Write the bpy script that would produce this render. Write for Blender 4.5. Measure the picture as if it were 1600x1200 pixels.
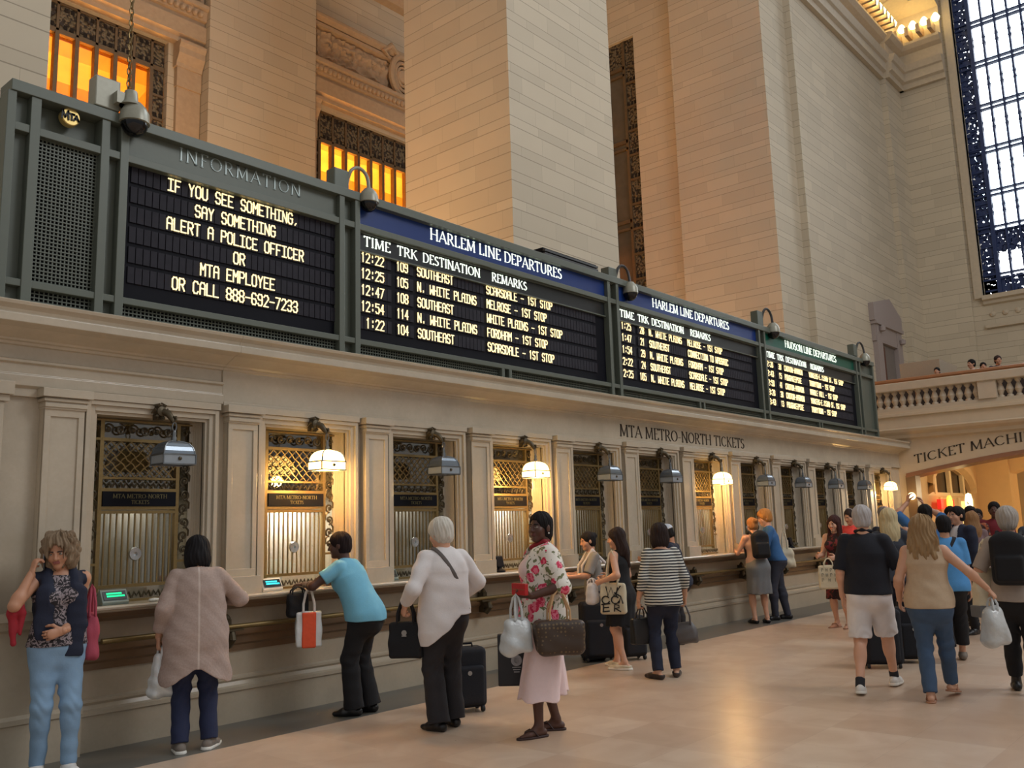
import bpy, bmesh, math, random
import numpy as np
from math import sin, cos, pi, radians, sqrt, atan2
from mathutils import Vector, Matrix

# ---------------------------------------------------------------- clear
for o in list(bpy.data.objects):
    bpy.data.objects.remove(o)
SC = bpy.context.scene
COL = SC.collection
random.seed(7)
RNG = np.random.default_rng(11)

# ---------------------------------------------------------------- camera
F_PX, YAW, PITCH, ROLL = 1404.27, 0.713946, 0.159584, -0.0298826
CAM = np.array([0.0, 0.0, 1.6])
_F = np.array([cos(YAW)*cos(PITCH), sin(YAW)*cos(PITCH), sin(PITCH)])
_r = np.array([sin(YAW), -cos(YAW), 0.0]); _u = np.cross(_r, _F)
_R = cos(ROLL)*_r + sin(ROLL)*_u
_U = -sin(ROLL)*_r + cos(ROLL)*_u
cd = bpy.data.cameras.new('camera'); cam = bpy.data.objects.new('camera', cd); COL.objects.link(cam)
cd.sensor_width = 36.0; cd.lens = F_PX/1600*36.0; cd.clip_end = 300; cd.clip_start = 0.05
M = Matrix(((_R[0], _U[0], -_F[0], CAM[0]), (_R[1], _U[1], -_F[1], CAM[1]), (_R[2], _U[2], -_F[2], CAM[2]), (0, 0, 0, 1)))
cam.matrix_world = M
SC.camera = cam

# ---------------------------------------------------------------- view
SC.view_settings.view_transform = 'Standard'
try: SC.view_settings.look = 'None'
except Exception: pass
SC.view_settings.gamma = 1.0
SC.view_settings.use_curve_mapping = False
SC.view_settings.exposure = 0.0

# ---------------------------------------------------------------- daylight: soft hall light everywhere, bright sky past the end window
W = bpy.data.worlds.new('hall_daylight'); SC.world = W; W.use_nodes = True
nt = W.node_tree; nt.nodes.clear()
def N(t, **k):
    n = nt.nodes.new(t)
    for a, b in k.items(): setattr(n, a, b)
    return n
out = N('ShaderNodeOutputWorld'); b1 = N('ShaderNodeBackground'); b2 = N('ShaderNodeBackground'); mx = N('ShaderNodeMixShader')
tc = N('ShaderNodeTexCoord'); dt = N('ShaderNodeVectorMath', operation='DOT_PRODUCT'); rp = N('ShaderNodeMapRange')
nz = N('ShaderNodeTexNoise')
nz.inputs['Scale'].default_value = 9.0
dt.inputs[1].default_value = (0.97, 0.0, 0.25)
rp.inputs['From Min'].default_value = 0.80; rp.inputs['From Max'].default_value = 0.86
sep = N('ShaderNodeSeparateXYZ'); up = N('ShaderNodeMapRange')
up.inputs['From Min'].default_value = -0.1; up.inputs['From Max'].default_value = 1.0
up.inputs['To Min'].default_value = 0.62; up.inputs['To Max'].default_value = 1.25
b1.inputs['Color'].default_value = (0.87, 0.88, 0.89, 1)
ramp = N('ShaderNodeValToRGB')
ramp.color_ramp.elements[0].position = 0.35; ramp.color_ramp.elements[0].color = (0.62, 0.80, 0.95, 1)
ramp.color_ramp.elements[1].position = 0.5; ramp.color_ramp.elements[1].color = (0.93, 0.97, 1.0, 1)
b2.inputs['Strength'].default_value = 7.0
L = nt.links.new
L(tc.outputs['Generated'], dt.inputs[0]); L(dt.outputs['Value'], rp.inputs['Value']); L(tc.outputs['Generated'], nz.inputs['Vector'])
L(nz.outputs['Fac'], ramp.inputs['Fac']); L(ramp.outputs['Color'], b2.inputs['Color'])
L(tc.outputs['Generated'], sep.inputs[0]); L(sep.outputs['Z'], up.inputs['Value'])
WS = 0.52
mul = N('ShaderNodeMath', operation='MULTIPLY'); mul.inputs[1].default_value = WS
L(up.outputs[0], mul.inputs[0]); L(mul.outputs[0], b1.inputs['Strength'])
L(rp.outputs[0], mx.inputs[0]); L(b1.outputs[0], mx.inputs[1]); L(b2.outputs[0], mx.inputs[2]); L(mx.outputs[0], out.inputs[0])

def light(name, kind, loc, energy, color, target=None, size=1.0, spot=None, sy=None):
    d = bpy.data.lights.new(name, kind); o = bpy.data.objects.new(name, d); COL.objects.link(o)
    d.energy = energy; d.color = color; o.location = loc
    if kind == 'AREA':
        d.size = size
        if sy: d.shape = 'RECTANGLE'; d.size_y = sy
    elif kind in ('POINT', 'SPOT'): d.shadow_soft_size = size
    if kind == 'SPOT' and spot: d.spot_size = radians(spot); d.spot_blend = 0.6
    if target is not None:
        o.rotation_euler = (Vector(target)-Vector(loc)).to_track_quat('-Z', 'Y').to_euler()
    return o
ORANGE = (1.0, 0.56, 0.22); WARM = (1.0, 0.74, 0.44)
# uplights standing on the ticket office roof inside the two bays
light('bay_uplight', 'AREA', (7.2, 12.2, 3.8), 300, ORANGE, (9.5, 19.5, 13), 1.5)
light('bay_uplight', 'AREA', (10.3, 14.6, 3.8), 250, ORANGE, (15.0, 19.5, 13), 1.5)
light('bay_uplight', 'AREA', (8.6, 11.8, 3.8), 14, ORANGE, (12.3, 12.6, 8.5), 1.0)
light('bay_uplight', 'AREA', (19.5, 12.6, 3.8), 80, ORANGE, (24.0, 13.8, 8.0), 1.2)
# lamps of the low hall under the balcony
light('passage_light', 'AREA', (25.5, 5.2, 3.0), 35, WARM, (26.5, 6.8, 0), 1.0)
light('passage_light', 'POINT', (28.3, 5.0, 2.3), 45, WARM, None, 0.3)
light('passage_light', 'POINT', (32.0, 3.0, 2.3), 60, WARM, None, 0.3)
light('overhead_wash', 'AREA', (14.0, -9.0, 17.0), 1300, (0.95, 0.97, 1.0), (14.0, 8.0, 4.0), 8.0)  # unseen area lamp high over the hall, aimed at the ticket wall

# ---------------------------------------------------------------- materials
MATS = {}
def _base(name):
    m = bpy.data.materials.new(name); m.use_nodes = True
    return m, m.node_tree, m.node_tree.nodes['Principled BSDF']
def lin(c):
    return tuple(((v/255)/12.92 if v/255 <= 0.04045 else ((v/255+0.055)/1.055)**2.4) for v in c)+(1,)
def mat(name, rgb, rough=0.6, metal=0.0, var=0.12, scale=30.0, bump=0.0, bscale=None, coat=0.0, spec=0.5, stretch=None, emit=None, estr=0.0, trans=0.0):
    """procedural material: colour with noise variation and optional bump; rgb is 0-255 sRGB albedo"""
    if name in MATS: return MATS[name]
    m, t, p = _base(name); nd = t.nodes; lk = t.links.new
    c = lin(rgb)
    co = nd.new('ShaderNodeTexCoord'); mp = nd.new('ShaderNodeMapping'); no = nd.new('ShaderNodeTexNoise')
    if stretch: mp.inputs['Scale'].default_value = stretch
    no.inputs['Scale'].default_value = scale; no.inputs['Detail'].default_value = 3.0
    lk(co.outputs['Object'], mp.inputs[0]); lk(mp.outputs[0], no.inputs['Vector'])
    mix = nd.new('ShaderNodeMix'); mix.data_type = 'RGBA'
    mix.inputs[6].default_value = tuple(max(0, v*(1-var)) for v in c[:3])+(1,)
    mix.inputs[7].default_value = tuple(min(1, v*(1+var)) for v in c[:3])+(1,)
    lk(no.outputs['Fac'], mix.inputs[0]); lk(mix.outputs[2], p.inputs['Base Color'])
    p.inputs['Roughness'].default_value = rough; p.inputs['Metallic'].default_value = metal
    p.inputs['Specular IOR Level'].default_value = spec
    p.inputs['Coat Weight'].default_value = coat
    if trans: p.inputs['Transmission Weight'].default_value = trans
    if bump:
        bp = nd.new('ShaderNodeBump'); bp.inputs['Strength'].default_value = bump; bp.inputs['Distance'].default_value = 0.01
        n2 = nd.new('ShaderNodeTexNoise'); n2.inputs['Scale'].default_value = bscale or scale*2
        lk(mp.outputs[0], n2.inputs['Vector']); lk(n2.outputs['Fac'], bp.inputs['Height']); lk(bp.outputs[0], p.inputs['Normal'])
    if emit:
        p.inputs['Emission Color'].default_value = lin(emit); p.inputs['Emission Strength'].default_value = estr
    MATS[name] = m
    return m

class Nodes:
    def __init__(s, m): s.t = m.node_tree; s.p = s.t.nodes['Principled BSDF']
    def n(s, t, **k):
        x = s.t.nodes.new(t)
        for a, b in k.items(): setattr(x, a, b)
        return x
    def l(s, a, b): s.t.links.new(a, b)
    def math(s, op, a, b=None, c=None):
        x = s.n('ShaderNodeMath', operation=op)
        for i, v in enumerate((a, b, c)):
            if v is None: continue
            if hasattr(v, 'links'): s.l(v, x.inputs[i])
            else: x.inputs[i].default_value = v
        return x.outputs[0]
    def mixc(s, f, a, b, mode='MIX'):
        x = s.n('ShaderNodeMix', data_type='RGBA', blend_type=mode)
        for i, v in ((0, f), (6, a), (7, b)):
            if hasattr(v, 'links'): s.l(v, x.inputs[i])
            else: x.inputs[i].default_value = v
        return x.outputs[2]

def ashlar(name, rgb, period=0.554, tall=0.66, bw=1.05, joint=0.014, tint=0.07):
    """limestone in alternating tall and low courses, staggered joints, tone varying block by block"""
    m, t, p = _base(name); q = Nodes(m)
    g = q.n('ShaderNodeNewGeometry'); sp = q.n('ShaderNodeSeparateXYZ'); q.l(g.outputs['Position'], sp.inputs[0])
    u = q.math('ADD', sp.outputs[0], sp.outputs[1]); z = sp.outputs[2]
    zp = q.math('DIVIDE', z, period); zi = q.math('FLOOR', zp); zf = q.math('FRACT', zp)
    hi = q.math('GREATER_THAN', zf, tall)
    row = q.math('ADD', q.math('MULTIPLY', zi, 2.0), hi)
    w1 = q.n('ShaderNodeTexWhiteNoise', noise_dimensions='1D'); q.l(row, w1.inputs['W'])
    uu = q.math('ADD', q.math('DIVIDE', u, bw), q.math('MULTIPLY', w1.outputs['Value'], 3.7))
    ui = q.math('FLOOR', uu); uf = q.math('FRACT', uu)
    w2 = q.n('ShaderNodeTexWhiteNoise', noise_dimensions='2D'); cb = q.n('ShaderNodeCombineXYZ')
    q.l(ui, cb.inputs[0]); q.l(row, cb.inputs[1]); q.l(cb.outputs[0], w2.inputs['Vector'])
    jz = joint/period; ju = 0.007/bw
    j1 = q.math('LESS_THAN', zf, jz); j2 = q.math('LESS_THAN', q.math('ABSOLUTE', q.math('SUBTRACT', zf, tall)), jz*0.6)
    j3 = q.math('LESS_THAN', uf, ju)
    j = q.math('MAXIMUM', j1, j2); jj = q.math('MAXIMUM', j, q.math('MULTIPLY', j3, 0.6))
    no = q.n('ShaderNodeTexNoise'); no.inputs['Scale'].default_value = 1.6; no.inputs['Detail'].default_value = 5; q.l(g.outputs['Position'], no.inputs['Vector'])
    c = lin(rgb)
    base = q.mixc(w2.outputs['Value'], tuple(v*(1-tint) for v in c[:3])+(1,), tuple(min(1, v*(1+tint)) for v in c[:3])+(1,))
    base = q.mixc(q.math('MULTIPLY', no.outputs['Fac'], 0.25), base, (c[0]*.75, c[1]*.72, c[2]*.68, 1))
    base = q.mixc(q.math('MULTIPLY', jj, 0.58), base, (c[0]*.30, c[1]*.27, c[2]*.24, 1))
    q.l(base, q.p.inputs['Base Color']); q.p.inputs['Roughness'].default_value = 0.75
    bp = q.n('ShaderNodeBump'); bp.inputs['Strength'].default_value = 0.25; bp.inputs['Distance'].default_value = 0.02
    q.l(q.math('SUBTRACT', 1.0, jj), bp.inputs['Height']); q.l(bp.outputs[0], q.p.inputs['Normal'])
    MATS[name] = m
    return m

def marble(name, rgb, rough=0.3, vein=0.16, scale=2.2, block=None):
    m, t, p = _base(name); q = Nodes(m); c = lin(rgb)
    g = q.n('ShaderNodeNewGeometry')
    n1 = q.n('ShaderNodeTexNoise'); n1.inputs['Scale'].default_value = scale; n1.inputs['Detail'].default_value = 6; n1.inputs['Roughness'].default_value = .65
    n2 = q.n('ShaderNodeTexNoise'); n2.inputs['Scale'].default_value = scale*14; n2.inputs['Detail'].default_value = 3
    q.l(g.outputs['Position'], n1.inputs['Vector']); q.l(g.outputs['Position'], n2.inputs['Vector'])
    a = q.mixc(n1.outputs['Fac'], tuple(v*(1-vein*1.6) for v in c[:3])+(1,), tuple(min(1, v*(1+vein)) for v in c[:3])+(1,))
    a = q.mixc(q.math('MULTIPLY', n2.outputs['Fac'], 0.5), a, (c[0]*.74, c[1]*.69, c[2]*.62, 1))
    if block:
        sp = q.n('ShaderNodeSeparateXYZ'); q.l(g.outputs['Position'], sp.inputs[0])
        xi = q.math('FLOOR', q.math('DIVIDE', sp.outputs[0], block)); zi = q.math('FLOOR', q.math('DIVIDE', sp.outputs[2], 0.9))
        cb = q.n('ShaderNodeCombineXYZ'); q.l(xi, cb.inputs[0]); q.l(zi, cb.inputs[1])
        w = q.n('ShaderNodeTexWhiteNoise', noise_dimensions='2D'); q.l(cb.outputs[0], w.inputs['Vector'])
        a = q.mixc(q.math('MULTIPLY', w.outputs['Value'], 0.30), a, (c[0]*.78, c[1]*.78, c[2]*.76, 1))
    q.l(a, q.p.inputs['Base Color']); q.p.inputs['Roughness'].default_value = rough
    MATS[name] = m
    return m

def emission(name, rgb, s):
    if name in MATS: return MATS[name]
    m, t, p = _base(name)
    p.inputs['Base Color'].default_value = lin(rgb); p.inputs['Emission Color'].default_value = lin(rgb); p.inputs['Emission Strength'].default_value = s
    MATS[name] = m
    return m

STONE = ashlar('limestone_ashlar', (202, 188, 164))
STONE_P = mat('plain_limestone', (198, 178, 150), 0.7, scale=6, var=.1, bump=.1)
CARVED = mat('carved_limestone', (186, 160, 130), 0.8, scale=9, var=.15, bump=.3)
MARB = marble('ticket_wall_marble', (202, 190, 170), 0.19, vein=.24, block=1.9)
MARB_D = marble('dado_marble', (190, 177, 156), 0.28, vein=.24, block=1.4)
MARB_B = marble('brown_marble', (122, 96, 70), 0.3)
BRONZE = mat('dark_bronze', (86, 76, 58), 0.45, 0.6, scale=40, var=.25)
BRASS = mat('aged_brass', (138, 116, 74), 0.42, 0.6, scale=40, var=.2)
GREENP = mat('grey_green_painted_metal', (94, 100, 90), 0.42, 0.1, scale=20, var=.06)
BLACKP = mat('black_panel', (17, 18, 26), 0.6, scale=20, var=.1, spec=.15)
CELL = mat('flap_cell', (46, 45, 52), 0.6, scale=15, var=.3, spec=.15)
LED = emission('lit_flap_text', (255, 234, 180), 1.08)
LETW = emission('backlit_letter', (240, 248, 236), 0.95)
# ---------------------------------------------------------------- mesh helpers
class MB:
    def __init__(s): s.v = []; s.f = []; s.m = []
    def add(s, vs, fs, mi=0):
        n = len(s.v); s.v += [tuple(v) for v in vs]; s.f += [tuple(i+n for i in f) for f in fs]; s.m += [mi]*len(fs)
        return s
    def box(s, x0, x1, y0, y1, z0, z1, mi=0):
        v = [(x0, y0, z0), (x1, y0, z0), (x1, y1, z0), (x0, y1, z0), (x0, y0, z1), (x1, y0, z1), (x1, y1, z1), (x0, y1, z1)]
        return s.add(v, [(0, 3, 2, 1), (4, 5, 6, 7), (0, 1, 5, 4), (1, 2, 6, 5), (2, 3, 7, 6), (3, 0, 4, 7)], mi)
    def extr(s, prof, x0, x1, mi=0, axis='x'):
        """closed profile of (y,z) pulled along x (or (x,z) pulled along y)"""
        n = len(prof)
        a = [((x0, p[0], p[1]) if axis == 'x' else (p[0], x0, p[1])) for p in prof]
        b = [((x1, p[0], p[1]) if axis == 'x' else (p[0], x1, p[1])) for p in prof]
        fs = [(i, (i+1) % n, n+(i+1) % n, n+i) for i in range(n)]
        return s.add(a+b, fs+[tuple(range(n))[::-1], tuple(range(n, 2*n))], mi)
    def prism(s, poly, z0, z1, mi=0):
        n = len(poly)
        v = [(x, y, z0) for x, y in poly]+[(x, y, z1) for x, y in poly]
        return s.add(v, [(i, (i+1) % n, n+(i+1) % n, n+i) for i in range(n)]+[tuple(range(n))[::-1], tuple(range(n, 2*n))], mi)
    def tube(s, pts, r, k=8, mi=0, closed=False):
        pts = [Vector(p) for p in pts]; n = len(pts); rs = r if isinstance(r, (list, tuple)) else [r]*n
        ref = None; rings = []
        for i, p in enumerate(pts):
            a = pts[(i-1) % n] if (closed or i > 0) else p; b = pts[(i+1) % n] if (closed or i < n-1) else p
            d = (b-a)
            d = d.normalized() if d.length > 1e-9 else Vector((0, 0, 1))
            if ref is None:
                ref = d.orthogonal().normalized()
            ref = (ref-d*ref.dot(d))
            ref = ref.normalized() if ref.length > 1e-6 else d.orthogonal().normalized()
            bi = d.cross(ref)
            rings.append([p+(ref*cos(2*pi*j/k)+bi*sin(2*pi*j/k))*rs[i] for j in range(k)])
        v = [q for g in rings for q in g]; f = []
        for i in range(n if closed else n-1):
            o, o2 = i*k, ((i+1) % n)*k
            f += [(o+j, o+(j+1) % k, o2+(j+1) % k, o2+j) for j in range(k)]
        if not closed: f += [tuple(range(k))[::-1], tuple(range((n-1)*k, n*k))]
        return s.add(v, f, mi)
    def lathe(s, prof, c=(0, 0, 0), k=20, mi=0, axis='z', sq=None):
        """profile of (radius, height); axis z or -y"""
        v = []; f = []; n = len(prof)
        for r, h in prof:
            for j in range(k):
                a = 2*pi*j/k
                if axis == 'z': v.append((c[0]+r*cos(a), c[1]+r*sin(a), c[2]+h))
                elif axis == 'y': v.append((c[0]+r*cos(a), c[1]+h, c[2]+r*sin(a)))
                else: v.append((c[0]+h, c[1]+r*cos(a), c[2]+r*sin(a)))
        for i in range(n-1):
            f += [(i*k+j, i*k+(j+1) % k, (i+1)*k+(j+1) % k, (i+1)*k+j) for j in range(k)]
        f += [tuple(range(k))[::-1], tuple(range((n-1)*k, n*k))]
        return s.add(v, f, mi)
    def build(s, name, mats, parent=None, smooth=False, loc=None, bevel=0.0):
        me = bpy.data.meshes.new(name); me.from_pydata(s.v, [], s.f)
        for m in (mats if isinstance(mats, (list, tuple)) else [mats]): me.materials.append(m)
        if any(s.m): me.polygons.foreach_set('material_index', s.m)
        bm = bmesh.new(); bm.from_mesh(me); bmesh.ops.recalc_face_normals(bm, faces=bm.faces[:]); bm.to_mesh(me); bm.free()
        if smooth:
            me.polygons.foreach_set('use_smooth', [True]*len(me.polygons))
        o = bpy.data.objects.new(name, me); COL.objects.link(o)
        if parent is not None: o.parent = parent
        if loc is not None: o.location = loc
        if bevel:
            b = o.modifiers.new('bevel', 'BEVEL'); b.width = bevel; b.segments = 2; b.limit_method = 'ANGLE'
        if smooth:
            try:
                with_angle = o.modifiers.new('es', 'EDGE_SPLIT'); with_angle.split_angle = radians(38)
            except Exception: pass
        return o
def tag(o, label=None, cat=None, group=None, kind=None):
    if label: o['label'] = label
    if cat: o['category'] = cat
    if group: o['group'] = group
    if kind: o['kind'] = kind
    return o
def empty(name, loc, label=None, cat=None, group=None, rz=0.0):
    o = bpy.data.objects.new(name, None); COL.objects.link(o); o.location = loc; o.rotation_euler = (0, 0, rz); o.empty_display_size = 0.1
    return tag(o, label, cat, group)
def struct(o):
    o['kind'] = 'structure'; return o
def copy_tree(o, parent=None):
    c = o.copy(); COL.objects.link(c)
    if parent is not None: c.parent = parent
    for ch in list(o.children): copy_tree(ch, c)
    return c
ORD = ['first', 'second', 'third', 'fourth', 'fifth', 'sixth', 'seventh', 'eighth', 'ninth', 'tenth', 'eleventh', 'twelfth', 'thirteenth', 'fourteenth', 'fifteenth', 'sixteenth']

# ---------------------------------------------------------------- floor
def floor_mat():
    m, t, p = _base('marble_floor'); q = Nodes(m)
    g = q.n('ShaderNodeNewGeometry'); sp = q.n('ShaderNodeSeparateXYZ'); q.l(g.outputs['Position'], sp.inputs[0])
    S = 0.62
    xs = q.math('DIVIDE', q.math('ADD', sp.outputs[0], 0.3), S); ys = q.math('DIVIDE', q.math('ADD', sp.outputs[1], 0.1), S)
    cb = q.n('ShaderNodeCombineXYZ'); q.l(q.math('FLOOR', xs), cb.inputs[0]); q.l(q.math('FLOOR', ys), cb.inputs[1])
    w = q.n('ShaderNodeTexWhiteNoise', noise_dimensions='2D'); q.l(cb.outputs[0], w.inputs['Vector'])
    fx = q.math('FRACT', xs); fy = q.math('FRACT', ys)
    jn = q.math('MAXIMUM', q.math('LESS_THAN', fx, 0.008), q.math('LESS_THAN', fy, 0.008))
    n1 = q.n('ShaderNodeTexNoise'); n1.inputs['Scale'].default_value = 2.6; n1.inputs['Detail'].default_value = 6; n1.inputs['Distortion'].default_value = .8
    q.l(g.outputs['Position'], n1.inputs['Vector'])
    a = q.mixc(w.outputs['Value'], lin((206, 180, 156)), lin((226, 206, 184)))
    a = q.mixc(q.math('MULTIPLY', n1.outputs['Fac'], .80), a, lin((176, 140, 112)))
    a = q.mixc(q.math('MULTIPLY', jn, .18), a, lin((110, 84, 66)))
    q.l(a, q.p.inputs['Base Color'])
    q.l(q.math('ADD', q.math('MULTIPLY', n1.outputs['Fac'], 0.14), 0.24), q.p.inputs['Roughness'])
    q.p.inputs['Specular IOR Level'].default_value = 0.55
    return m
FLOORM = floor_mat()
struct(MB().add([(-14, -20, 0), (46, -20, 0), (46, 6.5, 0), (-14, 6.5, 0)], [(0, 1, 2, 3)]).build('floor', FLOORM))
BORDER = marble('grey_floor_marble', (104, 102, 96), 0.35, scale=3)
struct(MB().add([(-14, 6.5, 0), (46, 6.5, 0), (46, 8.2, 0), (-14, 8.2, 0)], [(0, 1, 2, 3)]).build('floor_border', BORDER))

# ---------------------------------------------------------------- ticket office wall
P = 1.568; X0 = 2.756
BX = [X0+P*k for k in range(11)]+[20.10]
XL, XR = -3.0, 22.4
OP0, OP1 = 0.455, 1.405          # opening inside a bay
ZO0, ZO1 = 1.10, 2.605
wall = MB()
def entab():
    return [(7.60, 2.76), (7.20, 2.76), (7.17, 2.78), (7.17, 2.86), (7.19, 2.87), (7.19, 2.945), (7.165, 2.955), (7.165, 2.975), (7.205, 2.985), (7.205, 3.085), (7.18, 3.09), (7.175, 3.11), (7.15, 3.115),
            (7.14, 3.13), (7.09, 3.15), (7.00, 3.185), (6.92, 3.20), (6.90, 3.205), (6.90, 3.265), (6.925, 3.275), (6.915, 3.30), (6.88, 3.33), (6.87, 3.355), (6.90, 3.365), (7.60, 3.365)]
# smooth architrave to the right of the first bay, stepped one to its left
flat = [(7.60, 2.76), (7.19, 2.76), (7.19, 3.085), (7.18, 3.09), (7.175, 3.11), (7.15, 3.115), (7.14, 3.13), (7.09, 3.15), (7.00, 3.185), (6.92, 3.20), (6.90, 3.205), (6.90, 3.265), (6.925, 3.275),
        (6.915, 3.30), (6.88, 3.33), (6.87, 3.355), (6.90, 3.365), (7.60, 3.365)]
wall.extr(entab(), XL, BX[1]); wall.extr(flat, BX[1], XR)
wall.box(BX[1]+0.0, XR, 7.165, 7.3, 2.76, 2.80)
# jambs and heads round each opening
wall.box(XL, BX[0]+OP0, 7.24, 7.75, 0, 2.78)
for k in range(12):
    x = BX[k]; nx = BX[k+1] if k < 11 else XR
    wall.box(x+OP1, nx+(OP0 if k < 11 else 0), 7.22, 7.75, 1.105, 2.78)
    wall.box(x+OP0, x+OP1, 7.22, 7.75, ZO1, 2.78)
wall.box(BX[0]+OP0, XR, 7.37, 7.75, 0, 1.104)
# left end: two flat pilasters with a sunk strip between them
for a, b in ((1.6, 2.50),):
    wall.box(a, b, 7.13, 7.24, 1.13, 2.64); wall.box(a-.02, b+.03, 7.11, 7.24, 2.64, 2.69); wall.box(a-.03, b+.05, 7.08, 7.24, 2.69, 2.79)
    wall.box(a, b, 7.10, 7.24, 1.10, 1.26)
wall.box(XL, BX[0]+.42, 7.20, 7.24, 2.70, 2.78)
struct(wall.build('wall_front', MARB, bevel=0.004))
# pilasters and opening frames, one per bay
for k in range(12):
    x = BX[k]; t = MB()
    a, b = x+0.035, x+0.335
    t.box(a, b, 7.15, 7.24, 1.10, 2.63)                                   # shaft with a raised rim round a sunk panel
    for (u0, u1, w0, w1) in ((a, a+.045, 1.32, 2.555), (b-.045, b, 1.32, 2.555), (a, b, 2.555, 2.63), (a, b, 1.25, 1.32)): t.box(u0, u1, 7.135, 7.16, w0, w1)
    t.box(a-.025, b+.025, 7.09, 7.24, 1.10, 1.255)                        # plinth block
    t.box(a-.005, b+.005, 7.122, 7.24, 2.61, 2.77); t.box(a-.010, b+.010, 7.108, 7.24, 2.625, 2.655); t.box(a-.02, b+.02, 7.10, 7.24, 2.668, 2.69); t.box(a-.04, b+.04, 7.075, 7.24, 2.70, 2.765)
    o0, o1 = x+OP0, x+OP1
    for (d0, d1, y) in ((0, .025, 7.19), (.025, .07, 7.165), (.07, .105, 7.14)):
        t.box(o0-d1, o0-d0, y, 7.24, 1.10, ZO1+d1); t.box(o1+d0, o1+d1, y, 7.24, 1.10, ZO1+d1); t.box(o0-d0, o1+d0, y, 7.24, ZO1+d0, ZO1+d1)
    t.box(o0-.115, o1+.115, 7.125, 7.24, 2.712, 2.77)
    n = 7                                                               # hollow curve of the right-hand reveal
    for i in range(n):
        a0 = pi/2*i/n; a1 = pi/2*(i+1)/n
        pts = [(o1+.002-.05*(1-cos(a0)), 7.20+.17*sin(a0)), (o1+.002-.05*(1-cos(a1)), 7.20+.17*sin(a1)), (o1+.03, 7.20+.17*sin(a1)), (o1+.03, 7.20+.17*sin(a0))]
        t.prism(pts, 1.10, ZO1)
    struct(t.build('trim_%d' % (k+1), MARB, bevel=0.003))
# dado below the counter
dado = MB()
prof = [(7.36, 0), (7.27, 0), (7.27, .265), (7.255, .27), (7.255, .30), (7.275, .315), (7.29, .345), (7.275, .365), (7.275, .385), (7.30, .40), (7.30, .605), (7.36, .605)]
dado.extr(prof, 3.19, XR, 0)
dado.extr([(7.36, .605), (7.285, .605), (7.285, .655), (7.265, .675), (7.265, .73), (7.24, .75), (7.24, .795), (7.29, .815), (7.36, .815)], 3.19, XR, 1)
dado.extr([(7.36, .815), (7.305, .815), (7.305, .975), (7.36, .975)], 3.19, XR, 0)
dado.extr([(7.36, .975), (7.25, .975), (7.17, 1.01), (7.13, 1.05), (7.36, 1.05)], 3.19, XR, 1)  # cove in brown, putting the shade under the ledge into its colour
dado.extr([(7.36, 0), (7.18, 0), (7.18, .30), (7.165, .31), (7.165, .345), (7.19, .37), (7.19, .96), (7.15, .98), (7.13, 1.03), (7.11, 1.04), (7.11, 1.10), (7.36, 1.10)], XL, 3.19, 0)
struct(dado.build('wall_dado', [MARB_D, MARB_B]))
ctr = empty('ticket_counter', (12.6, 7.2, 1.05), 'long stone ticket counter ledge running under all the ticket windows', 'counter')
slab = MB().extr([(7.365, 1.052), (7.07, 1.052), (7.055, 1.06), (7.06, 1.07), (7.035, 1.075), (7.03, 1.09), (7.04, 1.103), (7.365, 1.103)], 3.195-12.6, XR-12.6, 0)
slab.v = [(v[0], v[1]-7.2, v[2]-1.05) for v in slab.v]
slab.build('counter_slab', MARB, ctr)
# brass rail below the counter on cast brackets
rail = empty('handrail', (12.6, 7.17, 0.80), 'long brass handrail on dark cast brackets below the counter', 'handrail')
MB().tube([(3.3-12.6, -.03, .03), (21.6-12.6, -.03, .03)], .022, 10).build('rail', BRASS, rail, True)
for bx in [4.43, 6.12, 7.72, 9.3, 10.9, 12.5, 14.05, 15.6, 17.2, 18.8, 20.4]:
    b = MB(); x = bx-12.6
    b.box(x-.03, x+.03, .02, .11, -.13, .09); b.tube([(x, .07, -.10), (x, .0, -.12), (x, -.05, -.07), (x, -.03, .0)], [.03, .035, .035, .028], 8)
    b.box(x-.14, x+.10, -.065, .02, -.005, .012); b.lathe([(.0, 0), (.03, .01), (.035, .04), (.015, .07), (0, .08)], (x, .05, .06), 10)
    b.build('bracket', BRONZE, rail)
# office roof and side
struct(MB().box(XL, 22.3, 7.60, 10.6, 3.25, 3.36).build('wall_office_roof', STONE_P))
struct(MB().box(XL, 22.3, 9.2, 9.4, 0.0, 3.25).build('wall_office_back', mat('office_wall', (150, 138, 112), .7)))
struct(MB().box(XL, 22.3, 7.7, 9.2, 0.0, 0.02).build('floor_office', mat('office_floor', (90, 80, 70), .7)))
TXT_DARK = mat('incised_letter', (62, 52, 42), .8)

# ---------------------------------------------------------------- piers and bays behind
struct(MB().box(-6, 3.93, 10.5, 13.45, 0, 30).build('wall_pier_left', STONE))
struct(MB().box(12.286, 15.783, 10.5, 13.45, 0, 30).build('wall_pier_middle', STONE))
pr = MB()
pr.box(24.034, 25.83, 10.5, 13.60, 0, 30); pr.box(24.30, 26.2, 13.60, 15.16, 0, 30)
pr.box(24.30, 26.2, 15.16, 20.0, 18.03, 30); pr.box(25.83, 34.09, 10.281, 12.5, 0, 30); pr.box(34.09, 36.2, 10.073, 12.5, 0, 30)
pr.box(24.30, 26.2, 15.16, 20, 0, 4); pr.box(24.9, 26.2, 15.16, 20.0, 4, 18.03)
struct(pr.build('wall_pier_right', STONE))
back = MB()
YB = 19.5
back.box(-4, 7.0, YB, YB+.6, 0, 24)
back.box(10.05, 14.45, YB, YB+.6, 0, 24)                     # between the two windows
back.box(7.0, 10.05, YB, YB+.6, 13.6, 24); back.box(7.0, 10.05, YB, YB+.6, 0, 8.0)
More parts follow.
